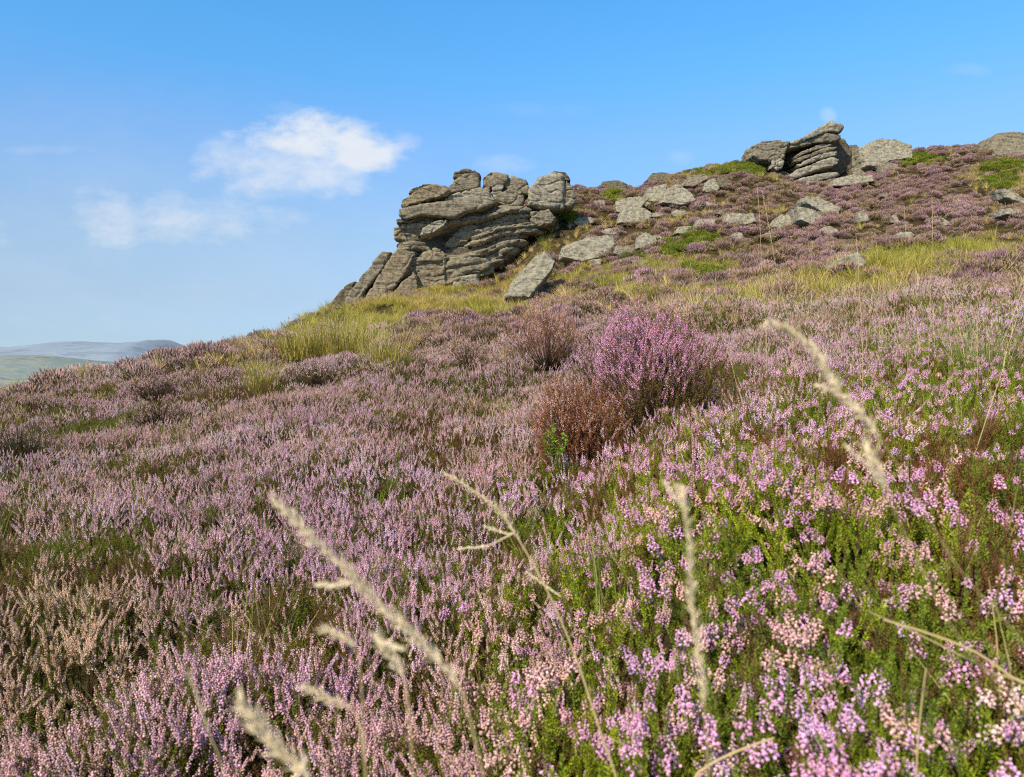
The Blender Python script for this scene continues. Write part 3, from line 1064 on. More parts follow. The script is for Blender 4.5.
n3t = N(nt, 'ShaderNodeTexNoise', inp={'Scale': .02, 'Detail': 5.0, 'Roughness': .6})
for n in (n1, n2t, n3t):
    nt.links.new(tc.outputs['Object'], n.inputs[0])
c = ramp(nt, [(.3, (.020, .014, .009)), (.5, (.07, .052, .028)), (.62, (.12, .10, .04)), (.75, (.15, .10, .06))], n1.outputs[0])
c = mixc(nt, c, ramp(nt, [(.3, (.45, .45, .45)), (.7, (1.3, 1.3, 1.3))], n2t.outputs[0]), .8, 'MULTIPLY')
# farther than the moor itself: hazy valley pasture
geo = N(nt, 'ShaderNodeNewGeometry')
sx = N(nt, 'ShaderNodeSeparateXYZ')
nt.links.new(geo.outputs['Position'], sx.inputs[0])
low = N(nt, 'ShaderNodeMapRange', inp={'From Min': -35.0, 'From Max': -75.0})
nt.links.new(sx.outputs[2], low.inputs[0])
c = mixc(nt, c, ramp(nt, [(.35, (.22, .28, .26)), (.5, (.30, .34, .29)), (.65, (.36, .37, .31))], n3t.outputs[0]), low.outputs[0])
p = N(nt, 'ShaderNodeBsdfDiffuse')
nt.links.new(c, p.inputs[0])
b = N(nt, 'ShaderNodeBump', inp={'Strength': .7, 'Distance': .05})
nt.links.new(n1.outputs[0], b.inputs['Height'])
nt.links.new(b.outputs[0], p.inputs['Normal'])
nt.links.new(p.outputs[0], out.inputs[0])
me.materials.append(m)
o = bpy.data.objects.new('terrain', me)
COL.objects.link(o)
tag(o, None, None, None, 'structure')


# ------------------------------------------------------------------ distant hills across the valley, distance haze mixed into their base colours
def ridge(name, prof, Yc, depth, cols, seed):
    """prof: skyline pixels; a real ridge running along x at distance Yc"""
    xs = np.linspace(prof[0][0], prof[-1][0], 260)
    top = np.interp(xs, [p[0] for p in prof], [p[1] for p in prof])
    rows = 46
    V = []
    for j in range(rows):
        t = j / (rows - 1)          # 0 front foot .. 1 back foot
        y = Yc + (t - .5) * 2 * depth
        hgt = math.sin(math.pi * t) ** .8
        for x_, t_ in zip(xs, top):
            pt = at(x_, t_, Yc)
            z0 = -140.0
            V.append((pt[0] * (1 + (t - .5) * .1), y, z0 + (pt[2] - z0) * hgt))
    V = np.array(V)
    V[:, 2] += fbm(V * np.array([1, 1, 0]) / (depth * .35), 5, seed) * (V[:, 2] + 140) * .05
    n = len(xs)
    fs = [(j * n + i, j * n + i + 1, (j + 1) * n + i + 1, (j + 1) * n + i) for j in range(rows - 1) for i in range(n - 1)]
    me = bpy.data.meshes.new(name)
    me.from_pydata(V.tolist(), [], fs)
    me.polygons.foreach_set('use_smooth', [True] * len(fs))
    m, nt, out = new_mat(name)
    tc = N(nt, 'ShaderNodeTexCoord')
    n1 = N(nt, 'ShaderNodeTexNoise', inp={'Scale': 9.0 / depth, 'Detail': 8.0, 'Roughness': .65})
    mp = N(nt, 'ShaderNodeMapping')
    mp.inputs['Scale'].default_value = (.5, 1, 3)
    nt.links.new(tc.outputs['Object'], mp.inputs[0])
    nt.links.new(mp.outputs[0], n1.inputs[0])
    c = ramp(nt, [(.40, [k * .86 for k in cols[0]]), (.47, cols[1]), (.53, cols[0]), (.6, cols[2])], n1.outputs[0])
    d = N(nt, 'ShaderNodeBsdfDiffuse')
    nt.links.new(c, d.inputs[0])
    nt.links.new(d.outputs[0], out.inputs[0])
    me.materials.append(m)
    o = bpy.data.objects.new(name, me)
    COL.objects.link(o)
    return tag(o, None, None, None, 'structure')


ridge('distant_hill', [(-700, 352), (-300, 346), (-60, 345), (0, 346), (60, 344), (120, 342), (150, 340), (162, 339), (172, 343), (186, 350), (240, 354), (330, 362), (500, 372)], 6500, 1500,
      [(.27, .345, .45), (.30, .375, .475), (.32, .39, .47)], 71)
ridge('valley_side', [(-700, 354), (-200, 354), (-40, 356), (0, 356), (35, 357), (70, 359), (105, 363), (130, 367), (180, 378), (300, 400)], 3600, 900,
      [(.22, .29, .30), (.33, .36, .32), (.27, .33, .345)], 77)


# ------------------------------------------------------------------ single bushes that stand out
def flat_mats(fcol, lcol, scol=(.075, .05, .035)):
    return (leafy_mat('heather_flower', fcol, .32, 0, tipfade=(.52, .34, .22)), leafy_mat('heather_leaf', lcol, .5, .3), leafy_mat('heather_twig', scol, .4, 0))


def heather_bush(label, cx, top, base, hw, fcol, lcol, side=0.0, flower=.8, nsh=420, dome=.75, group='heather bushes standing above the moor'):
    Y = hit(cx, base)
    pb, pt = at(cx, base, Y), at(cx, top, Y)
    h = (pt[2] - pb[2])
    w = hw / F * Y
    g0 = float(ground_z([pb[0]], [pb[1] + w * .5])[0])
    loc = Vector((pb[0], pb[1] + w * .6, min(g0, pb[2] - .05)))
    hh = pt[2] + (w * .6) * (pt[2] - CZ) / Y - loc.z
    BUSH_HOLES.append((loc.x, loc.y, w * .62))
    root = empty('heather_bush', loc)
    tag(root, label, 'heather bush', group)
    fm, lm, sm_ = flat_mats(fcol, lcol)
    tw, lv, fl_ = MB(), MB(), MB()
    for i in range(70):
        a = random.random() * 6.28
        k = random.random() ** .5
        e = Vector((math.cos(a) * w * k * .9, math.sin(a) * w * k * .9, hh * dome * (1 - .55 * k * k) * random.uniform(.7, 1)))
        st = Vector((e.x * .05, e.y * .05, 0))
        mid = st.lerp(e, .5) + Vector((random.gauss(0, .03), random.gauss(0, .03), -.04 * k)) * hh
        tw.tube([st, st.lerp(mid, .5), mid, mid.lerp(e, .5) + Vector((0, 0, .02)) * hh, e], .0075 * hh + .002, .0018, 4)
    lobes = []
    for i in range(9):
        a = i * 2.4 + cx
        k = .72 * math.sqrt((i + .3) / 9)
        lobes.append((math.cos(a) * k * w, math.sin(a) * k * w, w * random.uniform(.28, .46), hh * dome * random.uniform(.58, 1.06) * (1.04 - .36 * k * k)))
    sh = max(.075, hh * .15)
    gap = max(.0030, Y * .0007)
    for i in range(int(nsh * 1.7)):
        ox, oy, sr, shh = random.choice(lobes)
        a = random.random() * 6.28
        z = random.random()
        rr_ = math.sqrt(max(0, 1 - z ** 2.2))
        p = Vector((ox + math.cos(a) * rr_ * sr, oy + math.sin(a) * rr_ * sr, shh * (.25 + .75 * z)))
        p = Vector((p.x, p.y, p.z * random.uniform(.8, 1.0)))
        z = min(1, p.z / (hh * dome))
        d = Vector((math.cos(a) * rr_ * .4, math.sin(a) * rr_ * .4, .7 + .4 * z)) + Vector((p.x, p.y, 0)) * (.3 / w) + Vector((random.gauss(0, .36), random.gauss(0, .36), random.gauss(0, .15)))
        pf = flower * min(1, max(0, (z - .22) * 2.2 + side * -p.x / w * .7))
        ff = random.uniform(.45, .75) if random.random() < pf else 0
        mb = MB()
        shoot(mb, p, d, sh * random.uniform(.7, 1.25), ff, gap * .9, max(.0026, gap * .75), .008 + gap, .0022 + gap * .25, gap * 1.1, .12, 3, 1.2, .03)
        for src_v, dst, mi in ((mb, tw, 0), (mb, fl_, 1), (mb, lv, 2)):
            pick = [f for f, m_ in zip(mb.f, mb.m) if m_ == mi]
            if not pick:
                continue
            used = sorted({q for f in pick for q in f})
            mp_ = {q: k_ + len(dst.v) for k_, q in enumerate(used)}
            dst.v.extend(mb.v[q] for q in used)
            dst.vary.extend(mb.vary[q] for q in used)
            dst.fade.extend(mb.fade[q] for q in used)
            dst.f.extend(tuple(mp_[q] for q in f) for f in pick)
            dst.m.extend([0] * len(pick))
    tw.obj('branches', [sm_], root)
    lv.obj('foliage', [lm], root)
    if fl_.f:
        fl_.obj('flower_spikes', [fm], root)
    return root


heather_bush('big rounded heather bush with bright purple crown and dark hollow base', 664, 304, 402, 74, (.95, .46, .72), (.30, .21, .08), .5, 1.2, 1250, .98)
heather_bush('lilac-pink heather bush adjoining the left side of the bright purple one', 612, 322, 385, 40, (.95, .56, .74), (.25, .19, .07), .4, 1.2, 520, 1.02)
heather_bush('brown and dusty-pink heather bush standing just left of the purple bushes', 548, 303, 362, 42, (.80, .46, .38), (.42, .21, .12), .2, .55, 560, 1.0)
heather_bush('rust-red withering heather bush in front of the purple bush', 580, 372, 440, 46, (.80, .48, .42), (.44, .19, .085), .0, .48, 620, .9)
heather_bush('small brown-pink heather bush on the slope midway to the rush clumps', 468, 333, 358, 24, (.70, .46, .42), (.25, .17, .09), .2, .7, 260, .82)
heather_bush('low pink heather bush below the pale rush clumps', 312, 354, 378, 36, (.78, .54, .54), (.22, .18, .07), .3, .9, 300, .8)
heather_bush('dark-based dusty heather bush on the left below the ridge line', 148, 366, 392, 30, (.66, .45, .43), (.18, .12, .065), .3, .7, 300, .8)
heather_bush('twiggy brownish heather bush below the dark-based one on the left slope', 150, 386, 418, 34, (.68, .48, .43), (.21, .13, .075), .2, .6, 340, .8)
heather_bush('dark green-brown heather bush cut by the left edge of the view', 6, 408, 450, 34, (.66, .46, .47), (.15, .15, .05), .2, .5, 300, .8)

# a fresh green seedling among the rusty heather
Yg = hit(552, 449)
pg = at(552, 449, Yg)
sd_ = empty('bilberry_seedling', (pg[0], pg[1] - .22, pg[2] - .06))
BUSH_HOLES.append((pg[0], pg[1] - .24, .09))
tag(sd_, 'small bright green leafy seedling at the foot of the rust-red bush', 'seedling')
mbs, mbl = MB(), MB()
for i in range(7):
    pts = curve_pts((0, 0, 0), (random.gauss(0, .45), random.gauss(0, .3), 1), random.uniform(.14, .21), (0, 0, .2))
    mbs.tube(pts, .0025, .001, 4)
    for k in range(11):
        p_, d_ = along(pts, .35 + .65 * k / 11)
        a = random.random() * 6.28
        mbl.leaf(p_, (math.cos(a), math.sin(a), random.uniform(.1, .9)), random.uniform(.022, .036), .017, up=Vector((0, 0, 1)))
mbs.obj('stem', [leafy_mat('seedling_stem', (.12, .16, .04))], sd_)
mbl.obj('leaves', [leafy_mat('seedling_leaf', (.26, .48, .05), .3, .4)], sd_)

# rush and grass clumps
RUSH = leafy_mat('rush_blade', (.50, .43, .11), .45, .35)
RUSH2 = leafy_mat('sedge_blade', (.32, .35, .12), .4, .35)
STRAWM = leafy_mat('straw', (.62, .50, .29), .25, .2)


def clump(name, label, cx, top, base, hw, mat, n, wpx=.7, droop=.5, cat='rush clump', group=None):
    Y = hit(cx, base)
    pb, pt = at(cx, base, Y), at(cx, top, Y)
    g = float(ground_z([pb[0]], [pb[1]])[0])
    hh = pt[2] - g
    w = hw / F * Y
    root = empty(name, (pb[0], pb[1], g))
    tag(root, label, cat, group)
    BUSH_HOLES.append((pb[0], pb[1], w * .6))
    mb, hd = MB(), MB()
    for i in range(n):
        a = random.random() * 6.28
        k = random.random() ** .6
        d = Vector((math.cos(a) * k * .25 + random.gauss(0, .16), math.sin(a) * k * .25 + random.gauss(0, .16), 1))
        mb.blade((math.cos(a) * k * w * .7, math.sin(a) * k * w * .5, 0), d, hh * random.uniform(.45, 1.05), wpx * Y / F, droop * random.random(), 0, 5)
        if i % 22 == 0:
            pts = curve_pts((math.cos(a) * k * w * .6, math.sin(a) * k * w * .5, 0), d, hh * random.uniform(.85, 1.12), (0, 0, .1))
            hd.tube(pts, .35 * Y / F, .2 * Y / F, 3)
            straw_head(hd, pts, .86, .5 * Y / F, 12)
    mb.obj('blades', [mat], root)
    hd.obj('seed_stems', [STRAWM], root)
    return root


clump('rush_clump', 'tall pale green rush clump at the ridge end left of the crag', 302, 320, 350, 30, RUSH, 520, group='rush clumps by the crag')
clump('rush_clump', 'broad yellow-green rush clump in the middle below the leaning slabs', 342, 316, 352, 38, RUSH, 700, group='rush clumps by the crag')
clump('rush_clump', 'ragged rush clump nearest the heather, right of the other rush clumps', 385, 324, 356, 30, RUSH, 360, group='rush clumps by the crag')
clump('rush_clump', 'small low tuft of yellow blades in heather, far left of the rush clumps', 262, 352, 378, 18, RUSH, 200, group='rush clumps by the crag')
clump('sedge_clump', 'loose grey-green sedge clump in heather at the right edge', 985, 296, 348, 50, RUSH2, 230, .6, cat='sedge clump', group='sedge clumps on the right')
clump('sedge_clump', 'thin sedge clump left of the one at the right edge', 925, 300, 346, 34, RUSH2, 100, .6, cat='sedge clump', group='sedge clumps on the right')

# ------------------------------------------------------------------ heather and grass cover
# 1. near and middle ground: sprigs
def zone(r0, r1, th0, th1, dens):
    x, y, r = polar_points(r0, r1, th0, th1, dens)
    z = canopy_z(x, y)
    P = np.stack([x, y, z], 1)
    px, py = project(P)
    ok = free_of_bushes(x, y)
    return P[ok], px[ok], py[ok], r[ok]


parts = [zone(.5, 1.3, -55, 55, 1150), zone(1.3, 3, -48, 48, 680), zone(3, 7, -44, 44, 400), zone(7, 14, -42, 42, 170), zone(14, 24, -42, 42, 70)]
P = np.concatenate([q[0] for q in parts])
px = np.concatenate([q[1] for q in parts])
py = np.concatenate([q[2] for q in parts])
r = np.concatenate([q[3] for q in parts])
n = len(P)
x, y = P[:, 0], P[:, 1]
patch = n2(x, y, .8, 40)            # clumps about a metre
patch2 = n2(x, y, .33, 44)
patch3 = n2(x, y, 2.5, 48)
cd, ch = cell2(x, y, .55, 900)
cd2, ch2 = cell2(x, y, 1.5, 930)
cd, ch = np.where(r > 6, cd2, cd), np.where(r > 6, ch2, ch)
u = rng.random(n)
rightfg = 1 / (1 + np.exp(-((px - 560) / 45 + np.where(py < 470, (py - 470) / 18, (py - 470) / 200))))
yel = blobs(px, py, GRASS_YEL)
orange = blob(px, py, 435, 428, 75, 26)
rbrown = np.clip(blob(px, py, 870, 430, 190, 45) + blob(px, py, 600, 450, 70, 50) * .7 + .8 * blob(px, py, 1010, 520, 70, 80), 0, 1)
fadedz = np.clip(blob(px, py, 60, 610, 130, 70) + .35 * blob(px, py, 40, 740, 120, 80) + .5 * blob(px, py, 560, 690, 90, 120), 0, 1)
middist = np.clip((r - 5) / 8, 0, 1)
# kind: 0 ling, 1 mix, 2 bell, 3 green, 4 brown, -1 none
kind = np.where(u < .54, 0, np.where(u < .84, 1, np.where(u < .94, 3, 4)))
gcl = .55 * patch + .85 * patch2
kind = np.where((gcl > .80) & (u < .65), 3, kind)
kind = np.where((gcl < -.95) & (u < .5), 4, kind)
kind = np.where((ch > .95) & (u < .6), 4, kind)
kind = np.where((ch < .035) & (u < .7), 3, kind)
rf = rng.random(n) < rightfg
kr = np.where(u < .32 + .30 * gcl + .22 * blob(px, py, 850, 650, 120, 90), 2, np.where(u < .81, 3, 4))
kind = np.where(rf, kr, kind)
kind = np.where(rng.random(n) < orange * .75, 4, kind)
kind = np.where(rng.random(n) < rbrown * .62, 4, kind)
kind = np.where(rng.random(n) < yel * 1.1, -1, kind)
j = rng.random((n, 1))
fl = LILAC * (1 - fadedz[:, None]) + FADED * fadedz[:, None]
fl = lerp(fl, DUSTY, np.clip(middist * .9 + .3 * patch3, 0, .95))
pinkish = rng.random(n) < .30 + .35 * patch3 + .2 * patch
fl = np.where(pinkish[:, None], fl * .58 + FADED * .42, fl)
fl = np.where(rf[:, None], np.array([.94, .47, .77]), fl)
fl = np.where((rf & (rng.random(n) < .30))[:, None], np.array([.95, .56, .56]), fl)
fl = lerp(fl, FADED * np.array([1, .9, .85]), np.clip(.7 * (ch - .55), 0, .34) * ~rf) * (.80 + .4 * rng.random((n, 1))) * (.88 + .24 * np.modf(ch * 7.3)[0])[:, None]
lf = lerp(GREEN, OLIVE, rng.random(n) * .8 + .4 * patch)
lf = np.where(rf[:, None], lerp(GREEN * 1.15, BRIGHT, np.clip(.45 + .8 * patch2 + .4 * rng.normal(0, 1, n), 0, 1)), lf)
brownmix = np.clip(rbrown + middist * .5 + .25 * patch3, 0, .85)
lf = lerp(lf, BROWN * 1.3, brownmix * rng.random(n) * np.where(rf, .45, 1))
lf = np.where((kind == 4)[:, None], lerp(BROWN, RUST, np.clip(rng.random(n) * .35 + .65 * rbrown, 0, 1)), lf)
lf = np.where(((kind == 4) & (rng.random(n) < orange))[:, None], np.array([.26, .14, .035]) * (.7 + .6 * j), lf)
lf = lf * (.7 + .6 * rng.random((n, 1)))
sc_ = (.75 + .5 * rng.random(n)) * (.82 + .36 * np.modf(ch * 13.7)[0]) * np.where(r < 1.3, .80, np.where(r < 3, .78, np.where(r < 7, .78, np.where(r < 14, .90, 1.15)))) * np.where((kind == 2) & (r < 1.9), 1.28, 1.0)
top = np.where(kind <= 1, .245, .215) * sc_
base = P.copy()
sink = rng.random(n) ** 1.5 * .06 + np.where(kind >= 3, .025, 0) + rf * (rng.random(n) < .4) * rng.random(n) * .06
base[:, 2] = P[:, 2] - top - sink + .04 * gcl * np.minimum(1, r / 2) + np.where(r > 6, .12, .075) * np.clip(r / 1.5, .3, 1) * (.55 - np.minimum(cd, .9) ** 2 * 1.6) * (.6 + .8 * np.modf(ch * 3.1)[0])
near = np.zeros(n, bool)
for nm, ks, src in (('heather', 0, P_LING), ('loose_heather', 1, P_MIX), ('bell_heather', 2, P_BELL), ('heather_undergrowth', 3, P_GREEN), ('spent_heather_undergrowth', 4, P_BROWN)):
    k = kind == ks
    scatter(nm, base[k], rots(k.sum(), .22), sc_[k], {'flower_col': fl[k], 'leaf_col': lf[k]}, src)

# 2. far hillside: cushions
x, y, r = polar_points(13, 72, -44, 44, 3.7)
z = canopy_z(x, y)
P = np.stack([x, y, z], 1)
px, py = project(P)
gy_ = blobs(px, py, GRASS_YEL)
gs = blobs(px, py, STRAW)
gb = blobs(px, py, BILB)
drift = np.clip(1.6 * n2(x, y, 5.5, 66) + .8 * n2(x, y, 1.8, 67) - .30, 0, 1) * (r > 15)
keep = (rng.random(len(x)) > np.maximum(np.maximum(gy_ * 1.15, gs * .9), drift * .85)) & (rng.random(len(x)) > gb * 1.2) & (rng.random(len(x)) < np.clip((r - 12) / 6, 0.15, 1))
P, px, py, r = P[keep], px[keep], py[keep], r[keep]
tx, ty = np.array(TURF).T
P = np.concatenate([P, np.stack([tx, ty, canopy_z(tx, ty) - .02], 1)])
px, py = project(P)
n = len(P)
a1 = n2(P[:, 0], P[:, 1], 2.2, 60)
a2 = n2(P[:, 0], P[:, 1], .9, 62)
fl = lerp(MAUVE, np.array([.66, .40, .50]), np.clip(.35 + .6 * a1 + .3 * rng.normal(0, 1, n), 0, 1))
fl = lerp(fl, np.array([.46, .32, .21]), np.clip(.42 + .9 * a2, 0, .85))
left = px < 400
fl = np.where(left[:, None], lerp(fl, np.array([.60, .40, .38]), np.full(n, .55)) * (.8 + .3 * a1[:, None]), fl * .74) * (.75 + .5 * rng.random((n, 1)))
lf = lerp(np.array([.20, .14, .07]), np.array([.19, .19, .05]), rng.random(n)) * (.7 + .6 * rng.random((n, 1)))
s = (.55 + 1.0 * rng.random(n) ** 1.5)
b = P.copy()
b[:, 2] -= .20
scatter('hillside_heather', b, rots(n, .12), s, {'flower_col': fl, 'leaf_col': lf}, P_MOUND)

# 3. bilberry patches
x, y, r = polar_points(16, 70, -5, 44, 22)
P = np.stack([x, y, canopy_z(x, y)], 1)
px, py = project(P)
keep = rng.random(len(x)) < blobs(px, py, BILB) * .8 - .12
P = P[keep]
n = len(P)
lf = lerp(np.array([.15, .20, .03]), np.array([.34, .38, .045]), rng.random(n))
P[:, 2] -= .15
scatter('bilberry_undergrowth', P, rots(n, .15), .6 + .7 * rng.random(n), {'flower_col': lf, 'leaf_col': lf}, P_BILB)

# 4. grass on the slope
x, y, r = polar_points(11, 66, -42, 44, 26)
P = np.stack([x, y, canopy_z(x, y)], 1)
px, py = project(P)
gy_, gs = blobs(px, py, GRASS_YEL), blobs(px, py, STRAW)
a = rng.random(len(x))
drift = np.clip(1.6 * n2(x, y, 5.5, 66) + .8 * n2(x, y, 1.8, 67) - .30, 0, 1) * (r > 15)
keep = a < np.maximum(np.maximum(gy_ * 1.1 - .1, gs * .8 - .1), drift * .22) + .02
P, px, py, gy_, gs = P[keep], px[keep], py[keep], gy_[keep], gs[keep]
n = len(P)
gcol = lerp(YEL, STRAWC, np.clip(gs - gy_ + .5 + .3 * rng.normal(0, 1, n), 0, 1))
gcol = lerp(gcol, YGREEN, np.clip(gy_ * .7 + .5 * n2(P[:, 0], P[:, 1], 1.6, 80) - gs * .35, 0, .9)) * (.75 + .5 * rng.random((n, 1)))
P[:, 2] -= .24
scatter('moor_grass', P, rots(n, .15), .6 + .7 * rng.random(n), {'leaf_col': gcol}, P_TUFTFAR)

# 5. fine grass between the heather, near and middle
x, y, r = polar_points(.7, 14, -48, 46, 26)
P = np.stack([x, y, canopy_z(x, y)], 1)
px, py = project(P)
a = rng.random(len(x))
dens = .10 + .5 * blob(px, py, 960, 330, 120, 40) + 1.1 * blob(px, py, 980, 740, 130, 90) + .4 * blob(px, py, 760, 770, 120, 40) + .25 * blob(px, py, 30, 560, 90, 40) + .3 * blob(px, py, 300, 620, 160, 70) + .5 * blob(px, py, 800, 320, 160, 30)
keep = (a < dens) & free_of_bushes(x, y)
P, px, py, r = P[keep], px[keep], py[keep], r[keep]
n = len(P)
g = lerp(np.array([.18, .28, .04]), np.array([.60, .50, .20]), rng.random(n) * 1.15)
P[:, 2] -= .27
scatter('fine_grass', P, rots(n, .25), .7 + .4 * rng.random(n), {'leaf_col': g}, P_TUFT)

# 6. straw bents standing over the heather
x, y, r = polar_points(2.2, 30, -42, 42, 5)
P = np.stack([x, y, canopy_z(x, y)], 1)
px, py = project(P)
a = rng.random(len(x))
dens = .04 + .75 * blob(px, py, 860, 310, 260, 35) + .5 * blob(px, py, 560, 300, 120, 25) + .2 * blob(px, py, 420, 390, 120, 60)
keep = (a < dens)
P, px, py, r = P[keep], px[keep], py[keep], r[keep]
n = len(P)
g = lerp(STRAWC, np.array([.55, .42, .28]), rng.random(n)) * (.8 + .4 * rng.random((n, 1)))
P[:, 2] -= .24
scatter('straw_grass', P, rots(n, .15), .7 + .5 * rng.random(n), {'leaf_col': g}, P_BENT)


# ------------------------------------------------------------------ single grass stems
HEADM = leafy_mat('seed_head', (1.0, .84, .58), .12, .1)
STEMM = leafy_mat('grass_stem', (.66, .50, .25), .2, .1)


def grass_stem(label, pix, Y, head, rad, n=120, sub=(), group='dry seeding grass stems', tilt=0.0, st=.0006):
    """pix: the stem from its tip down; head: share of the drawn length that carries seed; the foot goes on to the ground"""
    pts = []
    m_ = len(pix)
    for i, (x_, y_) in enumerate(pix):
        pts.append(Vector(at(x_, y_, Y + tilt * i / m_)))
    last, prev = pts[-1], pts[-2]
    g = float(ground_z([last.x], [last.y])[0])
    d = (last - prev).normalized()
    if last.z > g:
        drop = last.z - g
        foot = Vector((last.x + d.x * min(.2, drop * .5), last.y + max(0, d.y) * .1 + .02, g))
        foot.z = float(ground_z([foot.x], [foot.y])[0]) - .01
        pts += [last.lerp(foot, .5) + Vector((d.x * .03, 0, 0)), foot]
    # smooth
    fine = []
    for i in range(len(pts) - 1):
        p0, p1, p2, p3 = pts[max(i - 1, 0)], pts[i], pts[i + 1], pts[min(i + 2, len(pts) - 1)]
        for k in range(6):
            t = k / 6
            fine.append(.5 * ((2 * p1) + (p2 - p0) * t + (2 * p0 - 5 * p1 + 4 * p2 - p3) * t * t + (3 * p1 - p0 - 3 * p2 + p3) * t ** 3))
    fine.append(pts[-1])
    fine = fine[::-1]
    o0 = fine[0].copy()
    fine = [q - o0 for q in fine]
    mb = MB()
    mb.tube(fine, st, st * .45, 5)
    ob = mb.obj('grass_stem', [STEMM])
    ob.location = o0
    tag(ob, label, 'grass stem', group)
    L = [0]
    for a_, b_ in zip(fine[:-1], fine[1:]):
        L.append(L[-1] + (b_ - a_).length)
    drawn = sum((Vector(at(*pix[i], Y)) - Vector(at(*pix[i + 1], Y))).length for i in range(m_ - 1))

    def pos(s_):      # s_ from the tip
        s_ = L[-1] - s_
        for i in range(len(L) - 1):
            if L[i + 1] >= s_:
                f_ = (s_ - L[i]) / max(1e-6, L[i + 1] - L[i])
                return fine[i].lerp(fine[i + 1], f_), (fine[i + 1] - fine[i]).normalized()
        return fine[-1], (fine[-1] - fine[-2]).normalized()
    hd = MB()
    hl = drawn * head
    rad *= .56
    n = int(n * 1.5)
    if hl > 0:
        for i in range(n):
            s_ = (i + random.random()) / n
            p_, d_ = pos(s_ * hl)
            env = (math.sin(math.pi * min(1, s_ * .93 + .07)) ** .6) * (.75 + .35 * math.sin(s_ * 21 + Y * 40))
            a = d_.orthogonal().normalized()
            b = d_.cross(a)
            t_ = random.random() * 6.28
            off = (a * math.cos(t_) + b * math.sin(t_)) * rad * env * random.uniform(.2, 1)
            hd.bud(p_ + off, d_ + off.normalized() * .55, rad * 1.7, rad * .19, 4, 0)
            if random.random() < .6:
                hd.blade(p_ + off, d_ + off.normalized() * .8, rad * 2.2, rad * .07, 0, 0, 2)
        for (sx_, sy_, ex_, ey_, rr2) in sub:
            A_, B_ = Vector(at(sx_, sy_, Y)) - o0, Vector(at(ex_, ey_, Y)) - o0
            root_ = min(fine, key=lambda q: (q - A_).length)
            hd.tube([root_, root_.lerp(A_, .5), A_, A_.lerp(B_, .5), B_], st * .6, st * .3, 4)
            dd = (B_ - A_).normalized()
            k_ = max(10, int((B_ - A_).length / rad * 5))
            for i in range(k_):
                s_ = (i + random.random()) / k_
                off = Vector((random.gauss(0, 1), random.gauss(0, 1), random.gauss(0, 1))).normalized() * rad * rr2 * math.sin(math.pi * (.1 + .85 * s_)) * random.uniform(.2, 1)
                hd.bud(A_.lerp(B_, s_) + off, dd + off.normalized() * .5, rad * 1.4, rad * .25, 4, 0)
        hd.obj('seed_head', [HEADM], ob)
    return ob


grass_stem('long arching seed head nearest the camera, left of centre, with side tufts', [(272, 500), (305, 532), (345, 568), (378, 604), (410, 632), (438, 660), (456, 682), (475, 740)], .42, .82, .0052, 230,
           [(352, 582, 316, 586, .8), (404, 650, 376, 640, .9)])
grass_stem('short pale seed head rising steeply beneath the long arching one', [(376, 636), (388, 656), (402, 674), (408, 700), (412, 760)], .44, .36, .0050, 60)
grass_stem('little drooping seed head left of the short pale one', [(303, 686), (322, 696), (346, 706), (358, 722), (366, 777)], .44, .42, .0042, 55)
grass_stem('tiny seed head left of the drooping ones, half way down the long arching head', [(322, 628), (338, 636), (352, 645), (360, 668), (364, 740)], .46, .30, .0042, 40)
grass_stem('thick blurred seed head at the bottom edge', [(238, 702), (256, 722), (276, 748), (300, 770), (318, 800)], .36, .85, .0055, 150)
grass_stem('thin pale stem with narrow head by the bottom edge, left of the thick head', [(188, 674), (198, 700), (210, 735), (228, 790)], .5, .5, .0025, 45)
grass_stem('slender straw stem with sparse head slanting down the middle foreground', [(445, 474), (472, 490), (500, 512), (522, 545), (548, 592), (575, 655), (600, 730), (620, 790)], .78, .27, .0050, 110,
           [(508, 534, 484, 526, .7), (488, 546, 458, 549, .6), (526, 572, 560, 596, .2)], st=.0014)
grass_stem('upright forked seed head standing against the green heather right of centre', [(682, 488), (687, 520), (690, 560), (692, 600), (697, 640), (702, 680), (708, 777)], .43, .74, .0046, 130,
           [(686, 510, 664, 482, .4), (686, 506, 676, 486, .4)])
grass_stem('long sinuous seed head crossing the heather on the right', [(768, 322), (798, 336), (822, 362), (838, 392), (862, 416), (886, 446), (912, 490), (960, 570), (1050, 690)], .47, .34, .0056, 210,
           [(850, 398, 816, 386, .8), (884, 482, 846, 446, .7)], st=.0003)
grass_stem('faint thick seed head hanging just below the sinuous one', [(868, 446), (876, 470), (888, 496), (908, 540), (960, 640), (1050, 760)], .4, .12, .0060, 40, st=.0003)
grass_stem('bent dry double stalk lying across the lower right heather', [(884, 620), (930, 634), (975, 652), (1010, 676), (1040, 700)], .75, 0, .002, 0, st=.0021)
grass_stem('second bent dry stalk just below the upper one at lower right', [(870, 612), (905, 628), (950, 650), (990, 672), (1036, 694)], .77, 0, .002, 0, st=.0016)
grass_stem('short broken straw lying at the bottom edge right of centre', [(774, 738), (740, 750), (705, 768), (690, 790)], .72, 0, .002, 0, st=.0020)
grass_stem('upright green-yellow stalk in the lower right grass', [(926, 668), (922, 700), (918, 740), (915, 790)], .7, 0, .002, 0, st=.0013)
